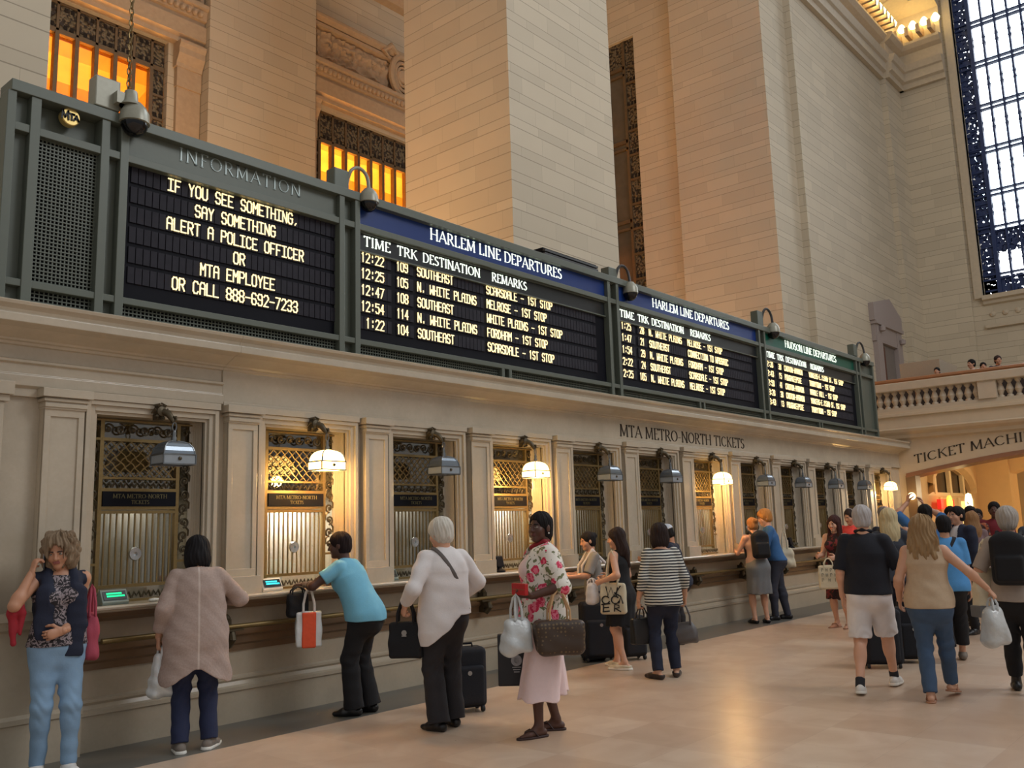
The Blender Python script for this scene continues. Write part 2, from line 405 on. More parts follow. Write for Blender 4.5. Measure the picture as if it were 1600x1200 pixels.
back.box(14.45, 24.4, YB, YB+.6, 13.5, 24); back.box(14.45, 24.4, YB, YB+.6, 0, 8.0); back.box(21.2, 24.4, YB, YB+.6, 8, 13.5)
back.box(10.886, 14.10, YB-.45, YB, 0, 24)                    # projecting pier between them
struct(back.build('wall_back', STONE))
fr = MB()
for (a, b) in ((6.6, 10.88), (14.1, 21.6)):
    y = YB
    fr.extr([(y, 13.62), (y-.20, 13.62), (y-.20, 13.74), (y-.30, 13.80), (y-.30, 14.20), (y-.22, 14.22), (y-.22, 14.34), (y-.30, 14.36), (y-.34, 14.60), (y-.42, 14.64), (y-.42, 14.74), (y-.25, 14.80), (y, 14.80)], a, b)
    fr.extr([(y, 16.0), (y-.18, 16.02), (y-.30, 16.12), (y-.30, 16.2), (y, 16.3)], a, b)
    n = int((b-a)/.16)
    for i in range(n):                                         # egg-shaped beads of the moulding
        cx = a+.08+i*.16
        fr.lathe([(0, -.09), (.055, -.06), (.07, 0), (.055, .06), (0, .09)], (cx, y-.36, 14.47), 6)
    fr.extr([(y, 17.7), (y-.25, 17.75), (y-.4, 17.95), (y-.4, 18.1), (y, 18.15)], a, b)
# bracketed capitals on the jambs beside the windows
for (a, b) in ((10.24, 10.87), (14.10, 14.40)):
    fr.box(a, b, YB-.10, YB, 8, 12.5); fr.box(a-.02, b, YB-.14, YB, 12.5, 13.0)
    fr.extr([(YB, 13.0), (YB-.16, 13.0), (YB-.18, 13.1), (YB-.30, 13.3), (YB-.30, 13.45), (YB-.36, 13.55), (YB-.36, 13.62), (YB, 13.62)], a-.06, b)
struct(fr.build('trim_13', CARVED))
# carved frieze panels
from mathutils import noise as MN
def carved(x0, x1, z0, z1, y, name):
    nx, nz = int((x1-x0)/.05), int((z1-z0)/.05); vs = []; fs = []
    for j in range(nz+1):
        for i in range(nx+1):
            x = x0+(x1-x0)*i/nx; z = z0+(z1-z0)*j/nz
            h = abs(MN.noise(Vector((x*2.4, z*2.4, 1.3))))*.22+abs(MN.noise(Vector((x*5.5, z*5.5, 4.1))))*.16
            cx = (x*1.25) % 1.0-.5; cz = (z-(z0+z1)/2)*1.25
            rr = sqrt(cx*cx+cz*cz); h += .10*(0.5+0.5*sin(rr*22-atan2(cz, cx)*2))*max(0, 1-rr*1.6)
            e = min(i, nx-i, j, nz-j)
            if e < 3: h = .17
            if e == 3: h = 0
            vs.append((x, y-h, z))
    for j in range(nz):
        for i in range(nx):
            a = j*(nx+1)+i; fs.append((a, a+1, a+nx+2, a+nx+1))
    return MB().add(vs, fs)
c1 = carved(6.8, 10.86, 14.82, 15.98, YB-.02, 'a'); struct(c1.build('trim_14', CARVED, smooth=True))
c2 = carved(14.16, 21.4, 14.82, 15.98, YB-.02, 'a')
for r, w in ((.52, .10), (.36, .06), (.24, .05)):
    c2.tube([(17.5+r*cos(a)*.85, YB-.25, 15.42+r*sin(a)*1.25) for a in np.linspace(0, 2*pi, 24, endpoint=False)], w, 8, 0, True)
c2.lathe([(0, -.3), (.2, -.26), (.26, -.1), (.26, 0)], (17.5, YB-.05, 15.42), 16, axis='y')
for sgn in (-1, 1):
    c2.tube([(17.5+sgn*.2, YB-.25, 16.1), (17.5+sgn*.5, YB-.3, 16.25), (17.5+sgn*.75, YB-.25, 16.0), (17.5+sgn*.55, YB-.25, 15.9)], [.08, .1, .09, .04], 8)
struct(c2.build('trim_15', CARVED, smooth=True))
# soffit over the bays
struct(MB().box(-6, 24.4, 10.6, 20, 24, 24.3).build('ceiling_bay', STONE_P))

def lattice_mat():
    m, t, p = _base('pierced_bronze'); q = Nodes(m)
    g = q.n('ShaderNodeNewGeometry')
    vo = q.n('ShaderNodeTexVoronoi', feature='SMOOTH_F1'); vo.inputs['Scale'].default_value = 15; q.l(g.outputs['Position'], vo.inputs['Vector'])
    h = q.math('GREATER_THAN', vo.outputs['Distance'], .46)
    q.l(q.mixc(h, lin((116, 104, 82)), lin((58, 48, 38))), q.p.inputs['Base Color'])
    bp = q.n('ShaderNodeBump'); bp.inputs['Strength'].default_value = .8; bp.inputs['Distance'].default_value = .08; bp.invert = True
    q.l(vo.outputs['Distance'], bp.inputs['Height']); q.l(bp.outputs[0], q.p.inputs['Normal'])
    q.p.inputs['Roughness'].default_value = .55; q.p.inputs['Metallic'].default_value = .3
    return m
PIERCED = lattice_mat()
HOLE = mat('dark_gap', (30, 24, 20), .9)
def glass_mat(name, tint, rough=.05, alpha=.75):
    m, t, p = _base(name); nd = t.nodes
    tr = nd.new('ShaderNodeBsdfTransparent'); gl = nd.new('ShaderNodeBsdfGlossy'); mx_ = nd.new('ShaderNodeMixShader')
    tr.inputs[0].default_value = tint; gl.inputs['Roughness'].default_value = rough; mx_.inputs[0].default_value = 1-alpha
    t.links.new(tr.outputs[0], mx_.inputs[1]); t.links.new(gl.outputs[0], mx_.inputs[2])
    t.links.new(mx_.outputs[0], nd['Material Output'].inputs[0]); return m
AMBER = glass_mat('amber_glass', (1.0, .86, .62, 1), .1, .93)
CLEAR = glass_mat('office_glass', (.86, .86, .82, 1), .03, .88)
DARKG = glass_mat('dark_glass', (.35, .36, .38, 1), .05, .8)
WFRAME = mat('window_bronze', (112, 92, 66), .5, .4, scale=12, var=.2)
def bay_window(num, x0, x1, xs0, z0, zt, zg, bars, pitch, left_strip, right_strip):
    """bronze window in the back wall: pierced head and side strips, upright bars, amber panes"""
    f = MB(); y = YB+.18
    if left_strip: f.box(x0, x0+left_strip, y-.02, y+.06, z0, zg-.06, 1)
    if right_strip: f.box(x1-right_strip, x1, y-.02, y+.06, z0, zg-.06, 1)
    f.box(x0, x1, y-.02, y+.06, zg, zt, 1)
    f.box(x0, x1, y-.05, y+.06, zg-.06, zg+.06, 0); f.box(x0, x1, y-.05, y+.06, zt-.06, zt, 0)
    n = int(round((x1-x0-left_strip-right_strip)/pitch))
    for i in range(n+1):
        x = x0+left_strip+pitch*i
        f.box(x-.045, x+.045, y-.06, y+.10, z0, zg, 0); f.box(x-.03, x+.03, y-.05, y+.06, zg, zt, 0)
        for j in range(3):
            for zz in (zg+.14, zt-.14): f.box(x+.14+j*.14, x+.22+j*.14, y-.03, y, zz-.05, zz+.05, 2) if x+.5 < x1 else None
    m = int((zg-z0)/.62)
    for s_, w_ in ((x0, left_strip), (x1-right_strip, right_strip)):
        if w_:
            for j in range(m+1):
                f.box(s_, s_+w_, y-.05, y, z0+.6*j-.03, z0+.6*j+.03, 0)
                for kx in range(2): f.box(s_+.08+kx*w_*.45, s_+.08+kx*w_*.45+.09, y-.03, y, z0+.6*j+.06, z0+.6*j+.16, 2)
    struct(f.build('window_%d' % num, [WFRAME, PIERCED, HOLE]))
    return f
bay_window(1, 7.0, 10.03, 0, 8.0, 13.6, 12.9, 0, .44, 0.07, .32)
bay_window(2, 14.40, 21.2, 0, 8.0, 13.5, 12.62, 0, .47, 0.27, 0)
struct(MB().box(7.05, 9.75, YB+.24, YB+.25, 8, 12.9).box(14.67, 21.2, YB+.24, YB+.25, 8, 12.62).build('window_panes', AMBER))
# warm rooms behind those windows
rm = MB(); RY = YB+.62
for a, b in ((6.2, 11.0), (13.8, 22.4)):
    rm.box(a, b, RY+3.2, RY+3.3, 4, 16.5); rm.box(a-.1, a, RY, RY+3.2, 4, 16.5); rm.box(b, b+.1, RY, RY+3.2, 4, 16.5)
    rm.box(a, b, RY, RY+3.2, 16.5, 16.6); rm.box(a, b, RY, RY+3.2, 3.9, 4)
    rm.extr([(RY+2.2, 13.8), (RY+2.0, 14.1), (RY+3.2, 14.4), (RY+3.2, 13.6)], a, b)
ROOM = mat('warm_plaster', (226, 186, 120), .8, scale=1.2, var=.35)
struct(rm.build('wall_rooms', ROOM))
for x in (8.2, 15.5, 18.5):
    light('room_light', 'AREA', (x, RY+1.6, 6.5), 1000, (1.0, .60, .17), (x, RY+2.6, 13.0), 1.5)
# tall window in the return wall of the right-hand bay
w3 = MB(); x = 24.42
w3.box(x, x+.06, 15.16, 15.62, 4, 18.03, 1); w3.box(x, x+.06, 15.62, 20, 17.05, 18.03, 1)
for zz in np.arange(4.4, 17.1, .86): w3.box(x-.04, x, 15.16, 15.62, zz-.04, zz+.04, 0); [w3.box(x-.02, x, 15.24+k*.13, 15.31+k*.13, zz+.06, zz+.18, 2) for k in range(3)]
for yy in (15.64, 16.35, 16.75, 17.6, 18.4): w3.box(x-.05, x+.05, yy-.05, yy+.05, 4, 18.0, 0)
for zz in (6.0, 8.8, 11.6, 14.4, 17.05): w3.box(x-.05, x+.05, 15.62, 20, zz-.06, zz+.06, 0); w3.box(x-.05, x+.05, 15.62, 20, zz-.30, zz-.22, 0)
struct(w3.build('window_3', [WFRAME, PIERCED, HOLE]))
struct(MB().box(x+.02, x+.03, 15.62, 20, 4, 17.05).build('window_3_pane', mat('dusky_pane', (92, 84, 72), .15, scale=2, var=.4)))

# ---------------------------------------------------------------- far end wall with the great window
XE = 36.0
ew = MB()
YW = 7.98
ew.box(XE, XE+1.2, YW, 10.3, 0, 30); ew.box(XE, XE+1.2, -20, YW, 0, 9.56); ew.box(XE, XE+1.2, -20, -3.0, 9.5, 30); ew.box(XE, XE+1.2, -3.0, YW, 26.5, 30)
ew.box(XE-.18, XE, 8.36, 10.1, 0, 30)
struct(ew.build('wall_end', STONE))
en = MB()
en.extr([(XE, 9.56), (XE-.25, 9.56), (XE-.25, 9.40), (XE-.12, 9.36), (XE-.12, 9.25), (XE, 9.2)], -20, YW, axis='y')
en.extr([(XE, 8.35), (XE-.14, 8.35), (XE-.14, 8.47), (XE, 8.5)], -20, YW, axis='y')
# inner order round the window
en.box(XE-.1, XE+.25, YW, YW+.28, 9.5, 26)
for i in range(40): en.lathe([(0, -.10), (.09, -.07), (.12, 0)], (XE+.02, YW-.25-i*.42, 8.86), 8, axis='x')
# entablature turning the corner
def ent_prof(y): return [(y, 18.30), (y-.16, 18.30), (y-.16, 18.52), (y-.28, 18.58), (y-.28, 18.90), (y-.36, 18.94), (y-.44, 19.18), (y-.16, 19.22), (y-.10, 19.30), (y-.10, 19.75), (y-.30, 19.85), (y-.42, 20.0), (y-.42, 20.1), (y-.12, 20.15), (y-.12, 21.3), (y-.9, 21.5), (y-.95, 21.8), (y, 22.0)]
en.extr(ent_prof(10.281), 25.85, 34.1); en.extr(ent_prof(10.073), 34.1, 36.0)
en.extr([(XE-.18-(10.073-p[0]), p[1]) for p in ent_prof(10.073)], 8.34, 10.06, axis='y')
struct(en.build('trim_16', mat('carved_cornice', (196, 180, 156), .7, scale=8, var=.12, bump=.2)))
# modillions and bulbs of the cornice
mo = MB(); bulbs = []
for i in range(20):
    xx = 26.3+i*.40; mo.box(xx, xx+.14, 9.50, 10.2, 20.16, 20.5); bulbs.append((xx+.27, 9.62, 20.5))
for i in range(4):
    yy = 8.5+i*.42; mo.box(XE-.95, XE-.2, yy, yy+.14, 20.2, 20.55); bulbs.append((XE-.75, yy+.27-.42, 20.7))
struct(mo.build('trim_17', CARVED))
BULB = emission('cornice_bulb_glow', (255, 226, 150), 9.0)
bs = None
vis = bulbs
for i, b in enumerate(vis):
    if bs is None:
        bs = MB().lathe([(0, -.22), (.12, -.19), (.16, -.08), (.10, .04), (.05, .10), (0, .10)], (0, 0, 0), 10).build('cornice_bulb', BULB, None, True)
        o = bs
    else:
        o = bs.copy(); COL.objects.link(o)
    o.location = b; tag(o, 'bare lit bulb glowing in the row along the high stone cornice', 'light bulb', 'lit bulbs along the cornice')
# window grid
gw = MB(); DKB = mat('blue_black_iron', (44, 60, 104), .5, .2); x = XE+.35
gw.box(x, x+.1, YW-.5, YW, 9.5, 26.4, 1)
gw.box(x, x+.1, -3.0, YW, 9.56, 10.30, 1); gw.box(x, x+.1, -3, YW-.5, 11.2, 12.05, 1)
for zz in (10.30, 12.12, 13.52, 15.22, 16.92, 18.68, 20.35, 22.1, 24):
    gw.box(x-.08, x+.1, -3, YW, zz-.12, zz-.06, 0); gw.box(x-.08, x+.1, -3, YW, zz+.06, zz+.12, 0)
ys = [YW-.52-i*.445 for i in range(24)]
for i, yy in enumerate(ys):
    w = .035 if i else .07
    gw.box(x-.10, x+.12, yy-w, yy+w, 9.56, 26.4, 0)
    for zz in (12.9, 14.5, 16.2, 17.9, 19.6, 11.0): gw.lathe([(w, -.25), (w+.035, -.12), (w, 0), (w+.035, .12), (w, .25)], (x, yy, zz), 8)
for zz in np.arange(9.8, 26, .42): gw.box(x-.05, x, YW-.46, YW-.04, zz-.03, zz+.03, 0)
IRONP = None
def iron_mat():
    m, t, p = _base('pierced_iron'); q = Nodes(m); nd = t.nodes
    g = q.n('ShaderNodeNewGeometry'); vo = q.n('ShaderNodeTexVoronoi', feature='F1'); vo.inputs['Scale'].default_value = 9.0; q.l(g.outputs['Position'], vo.inputs['Vector'])
    h = q.math('GREATER_THAN', vo.outputs['Distance'], .66)
    tr = q.n('ShaderNodeBsdfTransparent'); ms = q.n('ShaderNodeMixShader'); q.l(h, ms.inputs[0]); q.l(q.p.outputs[0], ms.inputs[1]); q.l(tr.outputs[0], ms.inputs[2])
    q.l(ms.outputs[0], nd['Material Output'].inputs[0]); q.p.inputs['Base Color'].default_value = lin((44, 60, 104)); return m
struct(gw.build('window_4', [DKB, iron_mat()]))

# small gabled doorway high in the side wall
ae = MB(); y = 10.281
ae.box(30.55, 31.05, y-.16, y, 5, 8.15); ae.box(32.6, 33.1, y-.16, y, 5, 8.15); ae.box(30.5, 33.15, y-.14, y, 7.5, 8.2); ae.box(30.45, 33.2, y-.22, y, 8.08, 8.2)
ae.extr([(30.4, 8.2), (33.2, 8.2), (33.2, 8.65), (32.1, 9.2), (30.4, 8.8)], y-.18, y, axis='y')
ae.lathe([(0, -.12), (.10, -.08), (.11, .06), (0, .12)], (30.9, y-.24, 7.95), 10); ae.lathe([(0, -.12), (.10, -.08), (.11, .06), (0, .12)], (32.9, y-.24, 7.75), 10)
struct(ae.build('trim_18', mat('mauve_stone', (160, 146, 140), .7)))
struct(MB().box(31.05, 32.55, y-.03, y, 5, 7.55, 0).box(31.05, 31.5, y-.06, y, 5, 7.4, 1).build('door_1', [mat('doorway_grey', (120, 110, 104), .7), mat('reddish_wood', (92, 52, 40), .5)]))

# ---------------------------------------------------------------- balcony over the ticket machine hall
XB = 22.4
def arch_z(y):
    t_ = (7.05-y)/7.0
    return 2.52+.42*sin(min(1, max(0, t_*1.9))*pi/2) if t_ < .526 else 2.94
bf = MB()
ys = [7.05-i*.2 for i in range(61)]
for i in range(60):
    a, b = ys[i], ys[i+1]; za, zb = arch_z(a), arch_z(b)
    bf.add([(XB, a, za), (XB, b, zb), (XB, b, 3.46), (XB, a, 3.46), (XB+.7, a, za), (XB+.7, b, zb), (XB+.7, b, 3.46), (XB+.7, a, 3.46)], [(0, 1, 2, 3), (4, 7, 6, 5)])
    bf.add([(XB, a, za), (XB, b, zb), (XB+.7, b, zb), (XB+.7, a, za)], [(0, 3, 2, 1)], 1)
    for d, h in ((.04, .10), (.07, .05)):                          # moulded edge of the arch
        bf.add([(XB-d, a, za), (XB-d, b, zb), (XB-d, b, zb+h), (XB-d, a, za+h), (XB, a, za), (XB, b, zb), (XB, b, zb+h), (XB, a, za+h)], [(0, 1, 2, 3), (0, 4, 5, 1), (3, 2, 6, 7)], 1)
bf.box(XB, XB+.7, 7.05, 7.6, 0, 3.46)
bf.extr([(XB, 3.42), (XB-.10, 3.46), (XB-.10, 3.54), (XB-.22, 3.60), (XB-.26, 3.66), (XB-.14, 3.70), (XB-.14, 3.96), (XB-.20, 3.98), (XB-.20, 4.04), (XB-.08, 4.06), (XB-.08, 4.12), (XB+.5, 4.12), (XB+.5, 3.42)], -6, 7.9, axis='y')
struct(bf.build('wall_balcony', [mat('balcony_stone', (196, 178, 152), .6, scale=5, var=.08), marble('rosy_brown_marble', (150, 104, 78), .35)]))
struct(MB().box(XB-.06, XB+.3, 6.84, 7.06, 0, 2.56).build('trim_19', MARB_B))
struct(MB().box(XB+.4, XE-.2, -8, 10.2, 3.6, 3.9).build('floor_balcony', STONE_P))
bal = empty('balustrade', (XB, 4, 4.12), 'stone balustrade with turned balusters along the balcony edge', 'balustrade')
BST = mat('balustrade_stone', (188, 172, 150), .55, scale=7, var=.1)
BDK = mat('polished_dark_baluster', (150, 128, 104), .35, scale=9, var=.2)
def bb(y0, y1, x0, x1, z0, z1): return MB().box(x0-XB, x1-XB, y0-4, y1-4, z0-4.12, z1-4.12)
bb(-6, 7.9, XB-.14, XB+.22, 4.60, 4.80).build('top_rail', BST, bal, bevel=.02)
bb(-6, 7.9, XB-.06, XB+.18, 4.12, 4.20).build('bottom_rail', BST, bal)
for a, b in ((4.90, 5.28), (1.6, 2.1), (-1.8, -1.3)): bb(a, b, XB-.10, XB+.20, 4.20, 4.62).build('pedestal', BST, bal)
proto = None
prof = [(.07, 0), (.07, .04), (.04, .06), (.055, .10), (.085, .17), (.06, .25), (.035, .31), (.05, .34), (.07, .36), (.07, .40)]
yl = [7.53-i*.182 for i in range(13)]+[4.84-i*.182 for i in range(8)]
for yy in yl:
    if proto is None:
        proto = MB().lathe(prof, (0, 0, 0), 12).build('baluster', BST, bal, True); o = proto
    else:
        o = proto.copy(); COL.objects.link(o)
    o.location = (.06, yy-4, .08)
hr = MB().tube([(XB+1.2, 8.2, 5.02), (XB+1.2, -6, 5.02)], .07, 8)
for yy in (7, 4.9, 2.8, .5): hr.tube([(XB+1.2, yy, 3.9), (XB+1.2, yy, 5.0)], .03, 6)
hr.box(XB+1.15, XB+1.25, -6, 8.2, 4.78, 5.0); hr.box(XB+1.18, XB+1.22, -6, 8.2, 3.92, 4.78, 1)  # rail board, then a dark sheet added so the baluster gaps read dark
o = hr.build('wooden_rail', [mat('copper_brown_rail', (150, 100, 62), .45), mat('added_dark_backing', (46, 34, 30), .5)]); tag(o, 'long brown rail standing behind the stone balustrade', 'rail')
o = MB().box(24.6, 26.2, 6.65, 7.65, 3.9, 5.62).build('parapet_block', mat('parapet_stone', (158, 142, 122), .7)); tag(o, 'plain stone parapet block at the left end of the balcony', 'parapet')
# hall under the balcony
PLA = mat('hall_plaster', (222, 192, 142), .6, scale=3, var=.08)
hl = MB()
hl.box(23.1, 30.6, 7.5, 7.7, 0, 2.15); hl.box(23.1, 25.45, 7.5, 7.7, 2.15, 3.6); hl.box(29.6, 30.6, 7.5, 7.7, 2.15, 3.6)
hl.box(23.1, 36, -8, 7.7, 3.55, 3.6)
n = 14
for i in range(n):                                     # wall over the lunette
    a0, a1 = pi*i/n, pi*(i+1)/n
    xa, za = 27.55-2.1*cos(a0), 2.15+.78*sin(a0); xb, zb = 27.55-2.1*cos(a1), 2.15+.78*sin(a1)
    hl.add([(xa, 7.5, za), (xb, 7.5, zb), (xb, 7.5, 3.6), (xa, 7.5, 3.6), (xa, 7.7, za), (xb, 7.7, zb)], [(0, 1, 2, 3), (0, 4, 5, 1)])
    hl.add([(xa, 7.5, za+.02), (xb, 7.5, zb+.02), (xb, 7.35, zb+.10), (xa, 7.35, za+.10), (xb, 7.35, zb+.3), (xa, 7.35, za+.3), (xb, 7.5, zb+.35), (xa, 7.5, za+.35)], [(0, 1, 2, 3), (3, 2, 4, 5), (5, 4, 6, 7)])
    # transverse arch across the hall
    ya, za = 7.5-5*(1-cos(a0)), 2.2+1.1*sin(a0); yb, zb = 7.5-5*(1-cos(a1)), 2.2+1.1*sin(a1)
    hl.add([(30.6, ya, za), (30.6, yb, zb), (30.6, yb, 3.6), (30.6, ya, 3.6), (31.4, ya, za), (31.4, yb, zb)], [(0, 1, 2, 3), (0, 4, 5, 1)])
hl.box(30.4, 31.4, 6.6, 7.7, 0, 3.6); hl.box(30.4, 31.4, -3.4, -2.4, 0, 3.6); hl.box(35.6, 36, -8, 10, 0, 3.6)
struct(hl.build('wall_hall', PLA))
lu = MB()
lu.box(25.45, 29.65, 7.52, 7.6, 2.10, 2.24)
for xx in (26.18, 27.6, 28.9): lu.box(xx-.09, xx+.09, 7.50, 7.6, 2.2, 2.93)
lu.box(26.3, 26.5, 7.45, 7.5, 0, 2.1); lu.box(28.0, 28.2, 7.45, 7.5, 0, 2.1); lu.box(29.5, 29.65, 7.45, 7.5, 0, 2.1)
struct(lu.build('window_5', mat('cream_paint', (232, 214, 170), .5)))
struct(MB().box(25.45, 29.65, 7.62, 7.64, 2.15, 2.95).build('window_5_panes', mat('dark_pane', (42, 34, 30), .2)))
sg = empty('shop_sign', (26.3, 7.3, 1.9), 'small red and yellow lit sign under the lunette window', 'sign')
MB().box(-.7, .5, -.05, .05, -.12, .14).build('sign_box', emission('red_sign', (205, 36, 28), 1.2), sg); MB().lathe([(0, -.02), (.22, 0), (.22, .04), (0, .05)], (-.1, -.12, .02), 16, axis='y').build('sign_disc', emission('amber_sign', (255, 190, 60), 2.0), sg)
o = MB().box(28.25, 29.4, 7.44, 7.48, .5, 2.0).build('shop_window', emission('shop_glow', (250, 226, 150), .85)); tag(o, 'pale yellow lit shop window below the lunette', 'window')
o = MB().box(31.4, 35.55, 0, .06, 0, 2.1).build('bright_shopfront', emission('shop_glow_far', (255, 224, 160), 1.3)); o.location = (0, 2.6, 0); o.rotation_euler = (0, 0, 0); tag(o, 'bright lit shopfront at the far right under the balcony', 'shopfront')
for lx, ly, lz, lab in ((26.9, 6.9, 2.0, 'tall bright lamp below the lunette window'), (22.55, 7.0, 2.08, 'small round wall lamp on the brown pier beside the last ticket window')):
    s_ = .10 if ly == 6.9 else .085
    o = empty('wall_lamp', (lx, ly, lz), lab, 'lamp')
    gl = MB().lathe([(0, -s_*2.2), (s_*.9, -s_*1.8), (s_, 0), (s_*.7, s_*1.6), (0, s_*2)], (0, 0, 0), 12) if ly == 6.9 else MB().lathe([(s_*sin(t), -s_*cos(t)) for t in np.linspace(0.01, pi-.01, 9)], (-.25, -.05, 0), 14)
    gl.build('globe', emission('lamp_glow', (255, 224, 160), 6.0), o, True)
    MB().tube([(0, .05, -.1), (-.05, 0, -.15), (-.15, 0, -.05)], .015, 6).build('arm', BRONZE, o)
# ---------------------------------------------------------------- lettering
LEDG = {'A': '00,05,16,36,45,40;03,43', 'B': '00,06,36,45,44,33,03;33,42,41,30,00', 'C': '45,36,16,05,01,10,30,41', 'D': '00,06,26,44,42,20,00', 'E': '46,06,00,40;03,33', 'F': '46,06,00;03,33',
 'G': '45,36,16,05,01,10,30,41,43,23', 'H': '00,06;40,46;03,43', 'I': '06,46;26,20;00,40', 'J': '46,41,30,10,01', 'K': '00,06;46,03,40', 'L': '06,00,40', 'M': '00,06,23,46,40', 'N': '00,06,40,46',
 'O': '01,05,16,36,45,41,30,10,01', 'P': '00,06,36,45,44,33,03', 'R': '00,06,36,45,44,33,03;23,40', 'S': '45,36,16,05,04,13,33,42,41,30,10,01', 'T': '06,46;26,20', 'U': '06,01,10,30,41,46',
 'V': '06,20,46', 'W': '06,00,23,40,46', 'X': '00,46;06,40', 'Y': '06,23,46;23,20', 'Z': '06,46,00,40', '0': '01,05,16,36,45,41,30,10,01', '1': '15,26,20', '2': '05,16,36,45,44,00,40',
 '3': '05,16,36,45,44,33,42,41,30,10,01;13,33', '4': '30,36,02,42', '5': '46,06,04,34,43,41,30,10,01', '6': '45,36,16,05,01,10,30,41,42,33,03', '7': '06,46,10', '8': '13,04,05,16,36,45,44,33,13,02,01,10,30,41,42,33',
 '9': '01,10,30,41,45,36,16,05,04,13,43', '-': '03,43', ':': '22,21;25,24', '.': '21,20', ',': '21,10'}
def seg(quads, a, b, w, ext=0.5):
    dx, dy = b[0]-a[0], b[1]-a[1]; l = sqrt(dx*dx+dy*dy) or 1e-6; dx /= l; dy /= l
    e = w*ext; ax, ay, bx, by = a[0]-dx*e, a[1]-dy*e, b[0]+dx*e, b[1]+dy*e; nx, ny = -dy*w/2, dx*w/2
    quads.append([(ax+nx, ay+ny), (ax-nx, ay-ny), (bx-nx, by-ny), (bx+nx, by+ny)])
def led_text(s, u, v, pitch, h):
    q = []
    for i, c in enumerate(s):
        if c not in LEDG: continue
        for st in LEDG[c].split(';'):
            pts = [(u+pitch*i+(int(p[0])*.175+.08)*pitch, v+int(p[1])*h/6) for p in st.split(',')]
            for a, b in zip(pts, pts[1:]): seg(q, a, b, pitch*.165, .45)
    return q
def AR(cx, cy, rx, ry, a0, a1, n=9): return [(cx+rx*cos(radians(a0+(a1-a0)*i/n)), cy+ry*sin(radians(a0+(a1-a0)*i/n))) for i in range(n+1)]
SER = {
 'A': (.80, [[(.04, 0), (.40, 1)], [(.40, 1), (.76, 0)], [(.17, .35), (.63, .35)]]), 'C': (.78, [AR(.42, .5, .36, .48, 48, 318, 14)]),
 'D': (.82, [[(.14, 0), (.14, 1)], [(.14, 1), (.36, 1)]+AR(.36, .5, .38, .5, 90, -90, 12)+[(.14, 0)]]), 'E': (.62, [[(.14, 0), (.14, 1)], [(.14, 1), (.54, 1), (.54, .88)], [(.14, .52), (.44, .52)], [(.14, 0), (.56, 0), (.56, .14)]]),
 'F': (.58, [[(.14, 0), (.14, 1)], [(.14, 1), (.52, 1), (.52, .88)], [(.14, .52), (.42, .52)]]), 'H': (.88, [[(.14, 0), (.14, 1)], [(.74, 0), (.74, 1)], [(.14, .52), (.74, .52)]]), 'I': (.32, [[(.16, 0), (.16, 1)]]),
 'K': (.78, [[(.14, 0), (.14, 1)], [(.64, 1), (.18, .48)], [(.30, .60), (.70, 0)]]), 'L': (.60, [[(.14, 0), (.14, 1)], [(.14, 0), (.54, 0), (.54, .14)]]), 'M': (.98, [[(.12, 0), (.16, 1)], [(.16, 1), (.49, .08)], [(.49, .08), (.82, 1)], [(.82, 1), (.86, 0)]]),
 'N': (.86, [[(.13, 0), (.13, 1)], [(.13, 1), (.73, 0)], [(.73, 0), (.73, 1)]]), 'O': (.86, [AR(.43, .5, .37, .48, 0, 360, 20)]), 'P': (.64, [[(.14, 0), (.14, 1)], [(.14, 1), (.32, 1)]+AR(.32, .74, .24, .26, 90, -90, 9)+[(.14, .48)]]),
 'R': (.74, [[(.14, 0), (.14, 1)], [(.14, 1), (.32, 1)]+AR(.32, .74, .24, .26, 90, -90, 9)+[(.14, .48)], [(.34, .48), (.68, 0)]]), 'S': (.58, [AR(.29, .75, .19, .23, 30, 230, 10)+AR(.28, .25, .22, .25, 70, -150, 10)]),
 'T': (.68, [[(.34, 0), (.34, 1)], [(.06, .88), (.06, 1), (.62, 1), (.62, .88)]]), 'U': (.84, [[(.14, 1), (.14, .32)]+AR(.42, .32, .28, .32, 180, 360, 10)+[(.70, 1)]]), 'Y': (.72, [[(.04, 1), (.36, .48)], [(.68, 1), (.36, .48)], [(.36, .48), (.36, 0)]]), '-': (.42, [[(.06, .4), (.36, .4)]])}
def serif_text(s, h, weight=1.0, sp=.06):
    """returns quads (u,v) starting at 0,0 and the total width"""
    q = []; u = 0
    for c in s:
        if c == ' ': u += .36*h; continue
        w, sts = SER[c]
        for st in sts:
            pts = [(u+x*h, y*h) for x, y in st]
            for a, b in zip(pts, pts[1:]):
                dx, dy = b[0]-a[0], b[1]-a[1]; l = sqrt(dx*dx+dy*dy) or 1e-6
                vert = abs(dy)/l
                th = (.045+.085*vert**2)*h
                if dx*dy > 0 and abs(dx)/l > .25 and len(pts) == 2: th = .06*h
                seg(q, a, b, th*weight, .25)
            for e, o in ((pts[0], pts[1]), (pts[-1], pts[-2])):
                fy = (e[1])/h
                if abs(e[1]-o[1]) > abs(e[0]-o[0])*.8 and len(pts) <= 3 and (fy < .02 or fy > .98) and abs(e[1]-o[1]) > .4*h and not (c in 'AMN' and fy > .9 and c == 'A'):
                    seg(q, (e[0]-.10*h, e[1]+(.02 if fy < .5 else -.02)*h), (e[0]+.10*h, e[1]+(.02 if fy < .5 else -.02)*h), .045*h*weight, 0)
        u += (w+sp)*h
    return q, u-sp*h
def text_mesh(quads, fn, d):
    """extrude quads; fn(u,v,depth) -> xyz"""
    m = MB()
    for q in quads:
        m.add([fn(a, b, 0) for a, b in q]+[fn(a, b, d) for a, b in q], [(0, 1, 2, 3), (0, 1, 5, 4), (1, 2, 6, 5), (2, 3, 7, 6), (3, 0, 4, 7)])
    return m
